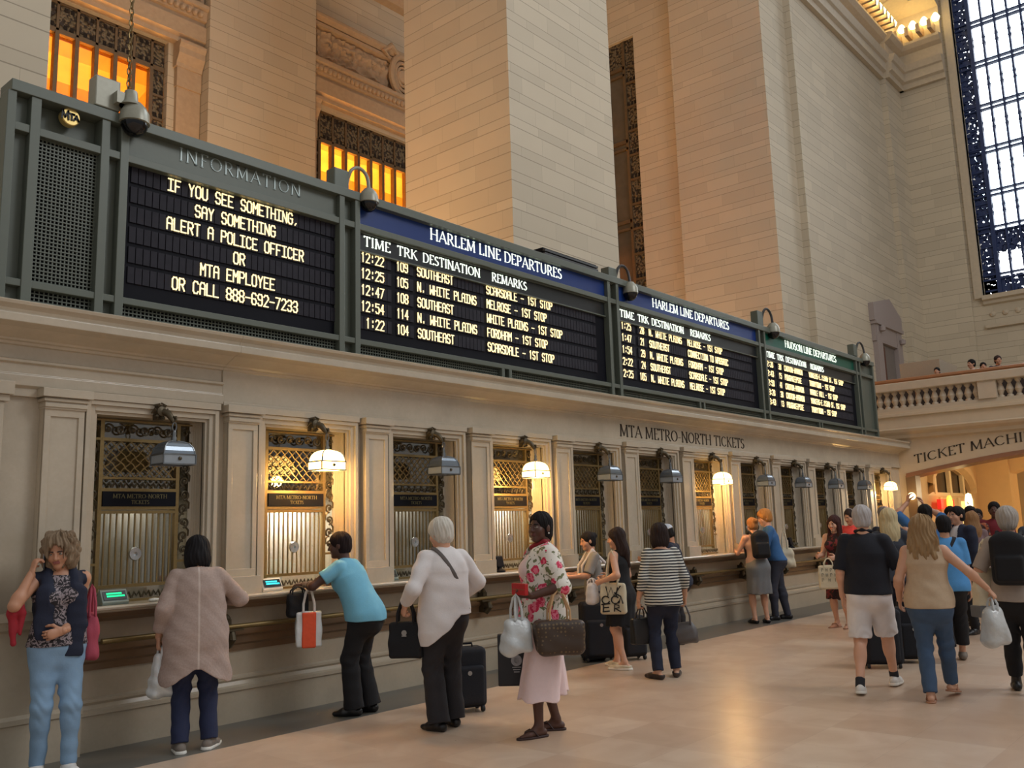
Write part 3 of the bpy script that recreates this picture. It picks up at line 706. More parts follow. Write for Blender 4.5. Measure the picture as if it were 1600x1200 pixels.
def front_serif(s, x0, x1, z, h, y, base, d=.006, weight=1.0, sp=.06):
    q, w = serif_text(s, h, weight, sp); k = (x1-x0)/w
    return text_mesh(q, lambda a, b, t: (x0+a*k-base[0], y+t-base[1], z+b-base[2]), d)

# ---------------------------------------------------------------- the board along the top
YF, YS = 6.985, 7.035
fb = empty('board_framework', (11.5, 7.2, 3.365), 'long grey green steel framework of twin posts and rails holding the boards', 'framework')
def fbox(name, *a):
    m = MB()
    for (x0, x1, y0, y1, z0, z1) in a: m.box(x0-11.5, x1-11.5, y0-7.2, y1-7.2, z0-3.365, z1-3.365)
    return m.build(name, GREENP, fb, bevel=.004)
fbox('casing', (2.40, 20.60, 7.12, 7.55, 3.365, 5.07))
fbox('top_rail', (2.36, 20.62, YF-.02, 7.2, 5.0, 5.09)); fbox('middle_rail', (2.36, 20.62, YF, 7.12, 4.70, 4.765)); fbox('lower_rail', (2.36, 20.62, YF, 7.12, 3.49, 3.545))
for a, b in ((2.36, 2.42), (2.53, 2.60), (3.075, 3.14), (3.235, 3.30), (5.49, 5.55), (5.69, 5.75), (10.18, 10.24), (10.39, 10.45), (14.86, 14.92), (15.07, 15.13), (19.55, 19.61), (19.75, 19.81), (20.54, 20.61)):
    fbox('post', (a-.02, b-.015, YF-.008, 7.12, 3.365, 5.0))
for xm in (7.98, 12.67, 17.36): fbox('stub_post', (xm-.09, xm-.04, YF, 7.12, 3.365, 3.5)); fbox('stub_post', (xm+.04, xm+.09, YF, 7.12, 3.365, 3.5))
for a, b in ((2.42, 2.53), (3.14, 3.235), (5.55, 5.69), (10.24, 10.39), (14.92, 15.07), (19.61, 19.75)): fbox('infill_strip', (a, b, 7.06, 7.12, 3.365, 5.0))
fbox('end_panel', (19.81, 20.54, 7.045, 7.12, 3.365, 5.0))
def grid_mesh(x0, x1, z0, z1, px, pz, w, y0, y1):
    m = MB(); x = x0
    while x <= x1+1e-6: m.box(x-w/2, x+w/2, y0, y1, z0, z1); x += px
    z = z0
    while z <= z1+1e-6: m.box(x0, x1, y0-.003, y1-.003, z-w/2, z+w/2); z += pz
    return m
g = grid_mesh(2.60, 3.075, 3.56, 4.70, .030, .030, .010, 7.04, 7.055)
gp = empty('speaker_grille', (2.84, 7.05, 3.56), 'dark square-mesh grille panel at the left end below the round emblem', 'grille')
g.v = [(v[0]-2.84, v[1]-7.05, v[2]-3.56) for v in g.v]; g.build('mesh_screen', GREENP, gp); MB().box(-.24, .235, .04, .05, 0, 1.14).build('backing', BLACKP, gp)
lg = MB()
for a, b in ((2.6, 3.075), (3.30, 5.49), (5.75, 7.89), (8.07, 10.18), (10.45, 12.58), (12.76, 14.86), (15.13, 17.27), (17.45, 19.55)):
    s_ = grid_mesh(a, b, 3.375, 3.488, .034, .030, .009, 7.045, 7.06)
    s_.v = [(v[0]-11.5, v[1]-7.2, v[2]-3.365) for v in s_.v]; s_.build('vent_mesh', GREENP, fb)
    MB().box(a-11.5, b-11.5, -.12, -.10, 0, .13).build('vent_backing', BLACKP, fb)
# round emblem with letters
em = empty('round_emblem', (2.815, 7.03, 4.94), 'round pale gold transit emblem with black letters on the left panel', 'emblem')
MB().lathe([(0, -.035), (.066, -.035), (.072, -.028), (.072, .03), (0, .03)], (0, 0, 0), 28, axis='y').build('disc', mat('pale_gold', (226, 196, 120), .3, .5), em, True)
q = []
for ch, u0, w, h in (('M', -.072, .052, .066), ('T', -.014, .036, .048), ('A', .022, .036, .040)):
    P_ = {'M': [(0, 0), (.1, 1), (.5, .2), (.9, 1), (1, 0)], 'T': [(0, 1), (1, 1), (.5, 1), (.5, 0)], 'A': [(0, 0), (.5, 1), (1, 0), (.8, .35), (.2, .35)]}[ch]
    pp = [(u0+x*w, -.03+(.066-h)*.2+z*h) for x, z in P_]
    for a, b in zip(pp, pp[1:]): seg(q, a, b, .013)
text_mesh(q, lambda a, b, t: (a, -.043+t, b), .006).build('lettering', mat('black_paint', (16, 14, 12), .5), em)

DARKHDR = mat('header_blue', (20, 52, 118), .35, scale=8, var=.08); GRNHDR = mat('header_green', (14, 88, 70), .35, scale=8, var=.08); LABELB = mat('label_strip', (30, 34, 36), .35)
SILV = mat('silver_letter', (176, 190, 188), .4, .3)
PIT = .0636
def words(s):
    o_ = []; i = 0
    for w_ in s.split(' '):
        if w_: o_.append((w_, i))
        i += len(w_)+1
    return o_
def cells(bd, base, runs, zrow, h, pitch):
    for z in zrow:
        for x0, n in runs:
            m = MB()
            for i in range(n): m.box(x0+pitch*i+.004-base[0], x0+pitch*(i+1)-.004-base[0], YS+.018-base[1], YS+.03-base[1], z-.016-base[2], z+h+.016-base[2])
            m.build('flap_row', CELL, bd)
def board(name, x0, x1, label, hdr, htxt, hx, rows, head_mat, info=False):
    base = (round((x0+x1)/2, 3), 7.1, 3.545)
    bd = empty(name, base, label, 'departure board' if not info else 'information board', 'boards above the ticket windows')
    bx = lambda nm, m_, *a: MB().box(a[0]-base[0], a[1]-base[0], a[2]-base[1], a[3]-base[1], a[4]-base[2], a[5]-base[2]).build(nm, m_, bd)
    if info:
        bx('header', GREENP, x0, x1, YS+.005, 7.1, 4.80, 5.0); bx('screen', BLACKP, x0, x1, YS+.03, 7.1, 3.545, 4.70)
        front_serif(htxt, hx[0], hx[1], 4.872, .122, YS-.002, base, .008, .75, .16).build('header_lettering', SILV, bd)
        bx('header_lip', GREENP, x0, x1, YS-.01, 7.1, 4.765, 4.80)
        p = .0648; zr = [4.578-.1738*i for i in range(6)]
        cells(bd, base, [(3.668-p*5, 33)], zr, .105, p)
        for s, off, z in [(w_, o_+off, z) for (s, off), z in zip(rows, zr) for w_, o_ in words(s)]:
            text_mesh(led_text(s, 3.668+p*off, z, p, .105), lambda a, b, t: (a-base[0], YS+.008+t-base[1], b-base[2]), .008).build('lit_text', LED, bd)
    else:
        o = x0-5.75
        bx('header', head_mat, x0, x1, YS, 7.1, 4.765, 5.0); bx('screen', BLACKP, x0, x1, YS+.03, 7.1, 3.545, 4.70)
        ww = serif_text(htxt, .130)[1]; kk = (hx[1]-hx[0])/ww
        for w_, i_ in words(htxt):
            a_ = serif_text(htxt[:i_]+'I', .130)[1]-.32*.130 if i_ else 0; b_ = a_+serif_text(w_, .130)[1]
            front_serif(w_, hx[0]+.03+a_*kk, hx[0]+.03+b_*kk, 4.848, .130, YS-.006, base, .008, .95).build('header_lettering', LETW, bd)
        bx('label_strip', LABELB, x0+.01, x1-.02, YS+.01, 7.1, 4.50, 4.69)
        m = MB()
        for (a, b, c, d) in ((x0, x1, 4.685, 4.70), (x0, x1, 4.485, 4.50), (x0, x0+.015, 4.485, 4.70), (x1-.03, x1-.015, 4.485, 4.70)): m.box(a-base[0], b-base[0], YS-.015-base[1], YS+.03-base[1], c-base[2], d-base[2])
        m.build('label_frame', GREENP, bd)
        for s, a, b in (('TIME', 5.80, 6.17), ('TRK', 6.265, 6.56), ('DESTINATION', 6.64, 7.575), ('REMARKS', 7.78, 8.435)):
            front_serif(s, a+o+.03, b+o+.03, 4.56, .105, YS, base, .008, .85).build('label_lettering', LETW, bd)
        zr = [4.388-.1745*i for i in range(5)]
        cells(bd, base, [(5.777+o, 7), (6.287+o, 4), (6.59+o, 17), (7.715+o, 35)], zr, .10, PIT)
        for (t_, k_, d_, r_), z in zip(rows, zr):
            for q in [led_text(w_, x_+p_*i_, z, p_, .10) for s_, x_, p_ in ((t_.rjust(5), 5.80+o, PIT), (k_.rjust(3), 6.287+o, .058), (d_, 6.59+o, PIT), (r_, 7.715+o, PIT)) for w_, i_ in words(s_)]: text_mesh(q, lambda a, b, t: (a-base[0], YS+.008+t-base[1], b-base[2]), .008).build('lit_text', LED, bd)
board('information_board', 3.30, 5.49, 'information board with six lines of lit text and grey header at the left', None, 'INFORMATION', (3.755, 5.035), [('IF YOU SEE SOMETHING,', 0), ('SAY SOMETHING', 4), ('ALERT A POLICE OFFICER', 0), ('OR', 10), ('MTA EMPLOYEE', 5), ('OR CALL 888-692-7233', 1)], None, True)
board('departure_board', 5.75, 10.18, 'blue-headed departure board whose first train leaves at 12:22, nearest the information board', None, 'HARLEM LINE DEPARTURES', (6.75, 9.16),
      [('12:22', '109', 'SOUTHEAST', 'SCARSDALE - 1ST STOP'), ('12:25', '105', 'N. WHITE PLAINS', 'MELROSE - 1ST STOP'), ('12:47', '108', 'SOUTHEAST', 'WHITE PLAINS - 1ST STOP'), ('12:54', '114', 'N. WHITE PLAINS', 'FORDHAM - 1ST STOP'), ('1:22', '104', 'SOUTHEAST', 'SCARSDALE - 1ST STOP')], DARKHDR)
board('departure_board', 10.45, 14.86, 'second blue-headed departure board, between the 12:22 board and the green-headed one', None, 'HARLEM LINE DEPARTURES', (11.375, 13.80),
      [('1:25', '28', 'N. WHITE PLAINS', 'MELROSE - 1ST STOP'), ('1:47', '21', 'SOUTHEAST', 'CONNECTION TO WASSAIC'), ('1:54', '29', 'N. WHITE PLAINS', 'FORDHAM - 1ST STOP'), ('2:22', '24', 'SOUTHEAST', 'SCARSDALE - 1ST STOP'), ('2:25', '105', 'N. WHITE PLAINS', 'MELROSE - 1ST STOP')], DARKHDR)
board('departure_board', 15.13, 19.55, 'green-headed departure board at the far right end of the row', None, 'HUDSON LINE DEPARTURES', (16.02, 18.52),
      [('2:20', '33', 'CROTON-HARMON', 'YONKERS-E.153RD ST. 1ST STOP'), ('2:43', '15', 'POUGHKEEPSIE', 'TARRYTOWN - 1ST STOP'), ('2:50', '41', 'CROTON-HARMON', 'MARBLE HILL - 1ST STOP'), ('3:20', '38', 'CROTON-HARMON', 'YONKERS-E.153RD ST. 1ST STOP'), ('3:43', '13', 'POUGHKEEPSIE', 'TARRYTOWN - 1ST STOP')], GRNHDR)
# carved words on the stone
bz = (12.5, 7.18, 2.85)
o = empty('carved_inscription', bz, 'dark letters MTA METRO-NORTH TICKETS cut in the stone band above the windows', 'inscription')
front_serif('MTA METRO-NORTH TICKETS', 10.60, 14.40, 2.855, .165, 7.184, bz, .008, .95).build('lettering', TXT_DARK, o)
o = empty('arch_inscription', (XB, 5.5, 2.9), 'dark letters TICKET MACHINES following the stone arch under the balcony', 'inscription')
q, w = serif_text('TICKET MACHINES', .20, .95); k = 2.95/w
def archmap(a, b, t):
    yy = 6.84-a*k
    return (-.012+t, yy-5.5, arch_z(yy)+.285+b-2.9)
text_mesh(q, archmap, .012).build('lettering', TXT_DARK, o)

# ---------------------------------------------------------------- dome cameras on top of the board
CAMW = mat('camera_housing', (150, 148, 132), .35, .2); DOME = mat('smoked_dome', (12, 12, 16), .08)
def dome(x, y, z, s, label, big=False):
    o = empty('dome_camera', (x, y, z), label, 'camera', 'dome cameras on the board')
    MB().box((-.30 if not big else -.17)*s, (-.12 if not big else 0)*s, .02, .16, -.07, .16*s).build('mount_box', GREENP if not big else CAMW, o, bevel=.01)
    if not big:
        pts = [(-.12*s, .06, .04)]+[(-.02*s+.10*s*cos(a)*1.0-.0, .03-.06*(1-a/pi), .10*s+.12*s*sin(a)) for a in np.linspace(pi*.9, 0, 9)]+[(.08*s, -.04, .02)]
        MB().tube(pts, .018*s, 8).build('gooseneck', CAMW if x < 7 else mat('dark_pipe', (52, 52, 54), .4), o, True)
    else:
        MB().lathe([(0, .12), (.05, .11), (.06, .02), (.09, -.02)], (.06, -.04, 0), 16).box(-.06, .06, -.05, .10, -.02, .08).build('gooseneck', CAMW, o, True)
    MB().lathe([(0, .02), (.045*s, .015*s), (.075*s, -.02*s), (.095*s, -.06*s), (.10*s, -.13*s), (.085*s, -.135*s), (0, -.135*s)], (.08*s, -.04, 0), 22).build('housing', CAMW, o, True)
    MB().lathe([(.088*s, -.13*s), (.085*s, -.16*s), (.06*s, -.20*s), (.03*s, -.22*s), (0, -.225*s)], (.08*s, -.04, 0), 18).build('dome', DOME, o, True)
dome(3.20, 6.97, 5.18, 1.22, 'large dome camera below the hanging chain at the left of the board', True)
dome(5.75, 7.0, 5.14, 1.05, 'dome camera on a gooseneck between the information board and the 12:22 board')
dome(10.62, 7.0, 5.06, 1.15, 'white dome camera on a dark curved pipe between the two blue-headed boards')
dome(15.32, 7.0, 5.18, 1.25, 'grey dome camera above the left edge of the green-headed board')
dome(19.95, 7.0, 5.20, 1.2, 'far dome camera at the right end of the board')
ch = MB()
for i in range(62):
    z = 5.27+i*.055; a = (i % 2)*pi/2
    ch.tube([(.016*cos(t)*cos(a), .016*cos(t)*sin(a), z-5.27+.034*sin(t)) for t in np.linspace(0, 2*pi, 8, endpoint=False)], .0065, 5, 0, True)
o = ch.build('hanging_chain', mat('old_chain', (120, 98, 62), .35, .8), None, True); o.location = (3.26, 6.98, 5.27); tag(o, 'brass chain hanging down to the leftmost dome camera', 'chain')
lv = empty('louvre_unit', (10.37, 7.75, 5.0), 'low dark louvred unit on the board top in front of the middle stone pier', 'vent')
MB().box(-.64, .66, .02, .3, .1, .58).build('case', BLACKP, lv); MB().box(-.5, -.4, .1, .2, -1.64, .1).build('stand', BLACKP, lv); MB().box(.4, .5, .1, .2, -1.64, .1).build('stand', BLACKP, lv)
for i in range(4): MB().box(-.64, .66, -.02, .03, .52-.05*i, .55-.05*i).build('slat', mat('dark_slat', (60, 58, 58), .5), lv)

# ---------------------------------------------------------------- ticket windows
YG = 7.375
def spiral(cx, cz, r, turns, a0, y, dirn=1, n=18, bead=True):
    return [(cx+r*(1-.85*t)*cos(a0+dirn*2*pi*turns*t), y-.006*t, cz+r*(1-.85*t)*sin(a0+dirn*2*pi*turns*t)) for t in np.linspace(0, 1, n)]
def make_window():
    """root sits at the counter, x measured from the left side of the opening"""
    r = empty('ticket_window', (0, YG, 1.103)); w = OP1-OP0; y = 0; H = ZO1-1.103-.01
    x0, x1 = .0, w-.02; xi0, xi1 = .125, w-.155
    zs0, zs1, zc1, zl1 = .775, .91, 1.01, 1.315                     # sign, crest, lattice heights
    f = MB()
    for xx in (xi0, xi1): f.box(xx-.016, xx+.016, -.022, .02, .09, H)
    f.box(x0-.02, x0+.008, -.01, .02, 0, H); f.box(x1-.008, x1+.02, -.01, .02, 0, H)
    for zz in (zl1+.01, zs0-.015, zs1, .13): f.box(xi0, xi1, -.024, .02, zz-.013, zz+.013)
    f.box(xi0, xi1, -.02, .02, zs0-.06, zs0-.035); f.box(x0, xi0, -.02, .02, zl1, zl1+.02); f.box(xi1, x1, -.02, .02, zl1, zl1+.02); f.box(x0, x1, -.02, .02, H-.015, H); f.box(x0, xi0, -.02, .02, .30, .32); f.box(xi1, x1, -.02, .02, .30, .32)
    f.box(x0, x1, -.02, .02, 0, .02)
    f.build('frame', BRASS, r)
    b = MB()
    for (a, c) in ((x0+.012, xi0-.016), (xi1+.016, x1-.012)):
        m_ = (a+c)/2; rr = (c-a)*.42; z = .40; s = 1
        while z < zl1-.04:
            b.tube(spiral(m_, z, rr, 1.4, -pi/2, -.01, s), [.010]*9+[.008]*9, 5); b.lathe([(0, -.018), (.014, -.012), (.016, 0)], (m_, -.008, z), 8, axis='y')
            b.tube([(m_-s*rr, -.01, z), (m_-s*rr*1.0, -.012, z+.05), (m_, -.01, z+.10)], [.008, .010, .006], 5)
            z += .118; s = -s
    x = xi0+.05; s = 1
    while x < xi1-.03:
        b.tube(spiral(x, (zl1+.02+H)/2, .045, 1.3, 0, -.01, s), [.009]*18, 5); b.lathe([(0, -.018), (.013, -.012), (.015, 0)], (x, -.008, (zl1+.02+H)/2), 8, axis='y'); x += .105; s = -s
    for cx in ((x0+xi0)/2, (xi1+x1)/2): b.tube(spiral(cx, (zl1+.02+H)/2, .04, 1.3, 0, -.01, 1), .009, 5)
    x = xi0+.05
    while x < xi1-.03:                                        # cresting above the sign
        b.tube([(x-.045, -.01, zs1+.02), (x-.025, -.012, zs1+.06), (x, -.012, zs1+.035), (x+.025, -.012, zs1+.06), (x+.045, -.01, zs1+.02)], .010, 5); b.lathe([(0, -.02), (.012, -.01), (.014, 0)], (x, -.008, zs1+.075), 8, axis='y'); x += .095
    x = x0+.04
    while x < x1-.03: b.tube([(x-.04, -.01, .03), (x-.02, -.012, .075), (x, -.012, .045), (x+.02, -.012, .075), (x+.04, -.01, .03)], .009, 5); x += .085
    b.build('scroll_border', BRONZE, r, True)
    l = MB(); step = .085; z0, z1 = zc1, zl1
    l.box(xi0, xi1, -.018, .0, zc1-.012, zc1+.006)
    n = int((xi1-xi0+z1-z0)/step)+1
    for i in range(n):
        for sgn in (1, -1):
            pts = []
            for t in np.linspace(0, 1, 9):
                zz = z0+(z1-z0)*t; xx = xi0-(z1-z0)+i*step+(z1-z0)*t; xx = xx if sgn > 0 else xi0+xi1-xx
                xx += .008*sin(t*pi*7)
                if xi0 <= xx <= xi1: pts.append((xx, -.006, zz))
            if len(pts) > 1: l.tube(pts, .006, 4)
    l.build('lattice', BRASS, r)
    MB().box(xi0+.018, xi1-.018, -.034, -.0, zs0, zs1-.014).build('sign_plate', BLACKP, r)
    wq, ww = serif_text('MTA METRO-NORTH', .034, .9); k = (xi1-xi0-.2)/ww; w2, ww2 = serif_text('TICKETS', .032, .9)
    m = text_mesh(wq, lambda a, c, t: (xi0+.10+a*k, -.038+t, zs0+.066+c), .004); m2 = text_mesh(w2, lambda a, c, t: ((xi0+xi1)/2-ww2/2+a, -.038+t, zs0+.018+c), .004)
    m.add(m2.v, m2.f); m.build('sign_lettering', mat('dull_gilt', (120, 112, 78), .5, .3), r)
    bars = MB(); n = 13
    for i in range(n+1):
        xx = xi0+(xi1-xi0)*i/n; bars.box(xx-.0055, xx+.0055, -.008, .004, .13, zs0-.045)
    bars.build('bar_grille', BRASS, r)
    MB().lathe([(0, -.02), (.012, -.022), (.016, -.034), (.05, -.036), (.055, -.025), (.05, -.015), (0, -.012)], ((xi0+xi1)/2-.03, -.01, .385), 20, axis='y').build('speaking_port', mat('steel_disc', (190, 192, 192), .25, .8), r, True)
    MB().box(x0, x1, .03, .036, 0, H).build('glass', CLEAR, r)
    MB().box(x0-.06, x1+.06, .22, .24, 0, .74).build('roller_blind', mat('blind_grey', (196, 188, 176), .8), r)
    return r
LIT = {1, 3, 6, 11}
win = make_window()
OFFICE = mat('office_backdrop', (178, 164, 132), .8)
for k in range(12):
    o = win if k == 0 else copy_tree(win)
    o.location = (BX[k]+OP0, YG, 1.103)
    w_ = {0: 'beneath the leftmost lamp and beside the woman on the phone', 1: 'brightly lit brass one behind the woman in the blue shirt'}.get(k, 'the %s from the left' % ORD[k])
    tag(o, 'brass barred ticket window in stone surround, '+w_, 'ticket window', 'brass ticket windows')
    light('blind_fill', 'AREA', (BX[k]+.93, 7.47, 1.96), {1: 16, 3: 9, 6: 7}.get(k, 1.1), (1, .97, .90), (BX[k]+.93, 7.60, 1.3), .35, None, .06)  # added lamp hidden behind the sign plate to brighten the blind
# bright backing behind two of the lit windows
# ---------------------------------------------------------------- lamps over the windows
LGLASS = mat('frosted_lamp_glass', (150, 158, 164), .25, .0, scale=10, var=.1, coat=.4); LMET = mat('lamp_metal', (120, 124, 126), .28, .75, scale=20, var=.15)
LGLOW = emission('lit_lamp_glass', (255, 206, 120), 9.0)
def make_lamp(lit):
    r = empty('wall_lamp', (0, 0, 0))
    b = MB()                                                   # cast wall bracket with leafy scroll
    b.box(-.075, .0, .13, .17, .30, .44); b.lathe([(0, -.07), (.04, -.06), (.055, -.02), (.05, 0)], (-.04, .14, .37), 12, axis='y')
    for a in range(6): b.tube([(-.04+.02*cos(a), .11, .37+.02*sin(a)), (-.04+.06*cos(a), .09, .37+.06*sin(a)), (-.04+.075*cos(a+.4), .12, .37+.075*sin(a+.4))], [.014, .016, .006], 6)
    b.build('wall_bracket', BRONZE if not lit else BRONZE, r, True)
    MB().tube([(-.03, .10, .37), (.0, .05, .35), (.02, .02, .30), (.03, .01, .27), (.045, .0, .29), (.04, .0, .32), (.02, .0, .315)], [.030, .030, .024, .018, .014, .012, .010], 10).build('arm', BRONZE, r, True)
    s = MB(); s.tube([(.03+.018*cos(t), 0, .235+.035*sin(t)) for t in np.linspace(0, 2*pi, 14, endpoint=False)], .006, 6, 0, True)
    s.lathe([(.02, .105), (.022, .14), (.014, .16), (.018, .175), (.012, .20), (0, .205)], (.03, 0, 0), 14); s.build('stem', LMET, r, True)
    G = LGLOW if lit else LGLASS
    hw, hd = .140, .105
    lv = [(1.0, 1.0, -.075), (1.0, 1.0, .0)]
    g_ = MB()
    def ring(m, a, b, mi=0):
        v = [(.03+sx*hw*a[0], sy*hd*a[1], a[2]) for sx, sy in ((-1, -1), (1, -1), (1, 1), (-1, 1))]+[(.03+sx*hw*b[0], sy*hd*b[1], b[2]) for sx, sy in ((-1, -1), (1, -1), (1, 1), (-1, 1))]
        m.add(v, [(i, (i+1) % 4, 4+(i+1) % 4, 4+i) for i in range(4)], mi)
    ring(g_, (.99, .99, -.078), (.99, .99, .0)); g_.build('glass_band', G, r)
    d = MB(); pr_ = [(.97, .97, .004), (.94, .94, .03), (.86, .86, .062), (.70, .70, .090), (.46, .46, .106), (.16, .2, .115)]
    for a, c in zip(pr_, pr_[1:]): ring(d, a, c)
    d.build('glass_dome', G if lit else mat('lamp_dome_metal', (132, 142, 152), .22, .6, scale=10, var=.1), r, True)
    fr_ = MB()
    for zz in (-.08, .0): fr_.tube([(.03+sx*hw*1.01, sy*hd*1.01, zz) for sx, sy in ((-1, -1), (1, -1), (1, 1), (-1, 1))], .007, 4, 0, True)
    for sx, sy in ((-1, -1), (1, -1), (1, 1), (-1, 1)):
        fr_.tube([(.03+sx*hw*1.01, sy*hd*1.01, -.08), (.03+sx*hw*1.01, sy*hd*1.01, .0)]+[(.03+sx*hw*p[0], sy*hd*p[1], p[2]) for p in pr_], .006, 4)
    fr_.build('shade_frame', LMET, r)
    MB().lathe([(0, -.012), (.014, -.008), (.016, 0)], (.03, -hd-.002, -.035), 10, axis='y').build('boss', BRONZE, r)
    return r
lu_, ll_ = None, None
nl = 0; nu = 0
for k in range(12):
    lit = k in LIT
    if lit and ll_ is None: o = ll_ = make_lamp(True)
    elif lit: o = copy_tree(ll_)
    elif lu_ is None: o = lu_ = make_lamp(False)
    else: o = copy_tree(lu_)
    x = (BX[k]+.985) if k < 11 else 21.02
    o.location = (x, 7.0, 2.285)
    if lit:
        nl += 1; light('lamp_light', 'POINT', (x+.03, 6.99, 2.14), 26, (1, .60, .22), None, .06)
        tag(o, 'lit glowing wall lamp with boxy glass shade, the %s lit one from the left' % ORD[nl-1], 'lamp', 'lit lamps over the ticket windows')
    else:
        nu += 1; tag(o, 'unlit grey wall lamp with boxy glass shade, the %s unlit one from the left' % ORD[nu-1], 'lamp', 'unlit lamps over the ticket windows')

# ---------------------------------------------------------------- things on the counter
def fare_display(x, y, on, label, up=0.0, white=False):
    o = empty('fare_display', (x, y, 1.103), label, 'display', 'fare displays on the counter', radians(4))
    c = MB(); c.extr([(-.0, 0), (.10, 0), (.10, .04), (.06, .115+up), (.045, .115+up), (-.005, .02)], -.11, .11)
    c.build('case', mat('beige_plastic' if white else 'grey_plastic', (206, 202, 190) if white else ((120, 132, 124) if on else (30, 30, 32)), .5), o, bevel=.004)
    n = Vector((0, -.095-up, .05)).normalized(); a = Vector((-.095, .004, .036)); b = Vector((-.095, .04, .10+up))
    d = Vector((0, -.006, .004))
    m = MB().add([tuple(a+d), tuple(Vector((.095, a.y, a.z))+d), tuple(Vector((.095, b.y, b.z))+d), tuple(b+d)], [(0, 1, 2, 3)])
    m.build('screen', mat('display_black', (10, 18, 16), .2), o)
    if on:
        t_ = MB(); d2 = d*1.4
        for r_, (u0, u1) in enumerate(((.14, .80), (.14, .88))):
            f0 = .60-.30*r_; f1 = f0+.20
            pa = lambda u, f: tuple(Vector((-.095+.19*u, a.y+(b.y-a.y)*f, a.z+(b.z-a.z)*f))+d2)
            uu = u0
            while uu < u1: t_.add([pa(uu, f0), pa(uu+.045, f0), pa(uu+.045, f1), pa(uu, f1)], [(0, 1, 2, 3)]); uu += .056
        t_.build('lit_readout', emission('readout_%s' % on, (0, 235, 150) if on == 'green' else (20, 215, 235), 1.4), o)
fare_display(3.39, 7.12, 'green', 'grey fare display with green readout at the left end of the counter')
fare_display(4.86, 7.16, 'cyan', 'beige fare display with cyan readout in front of the woman in blue', 0, True)
fare_display(9.35, 7.18, 'cyan', 'beige fare display with cyan readout beside the woman with hair in a bun', 0, True)
fare_display(6.33, 7.22, None, 'dark switched-off fare display left of the white-haired person')
def card_terminal(x, y, label):
    o = empty('counter_device', (x, y, 1.103), label, 'device')
    MB().lathe([(0, 0), (.07, 0), (.07, .015), (.03, .04), (.025, .08), (0, .08)], (0, 0, 0), 14).build('base', BLACKP, o, True); MB().extr([(-.03, .06), (.04, .05), (.05, .16), (.02, .19), (-.0, .18)], -.06, .06).build('head', BLACKP, o, bevel=.01)
card_terminal(7.99, 7.2, 'black counter device in the third lit window from the left edge'.replace('third lit window from the left edge', 'ticket window behind the woman in the floral shirt'))
for x, lab in ((14.55, 'slim black counter device to the left of the man in blue'), (16.0, 'slim black counter device nearest the woman with the cream tote')): card_terminal(x, 7.2, lab)
for x, y, lab in ((3.72, 7.14, 'small crumpled white paper beside the green fare display'), (4.49, 7.10, 'small crumpled white paper on the ledge left of the cyan fare display')):
    m = MB(); n = 10
    m.lathe([(0, 0), (.03, .003), (.04, .012), (.028, .024), (.01, .028), (0, .022)], (0, 0, 0), 9); m.v = [(v[0]*1.3+.008*sin(v[2]*400+v[1]*130), v[1]+.007*sin(v[0]*250), v[2]) for v in m.v]
    o = m.build('crumpled_paper', mat('white_paper', (226, 222, 212), .8)); o.location = (x, y, 1.103); tag(o, lab, 'paper')
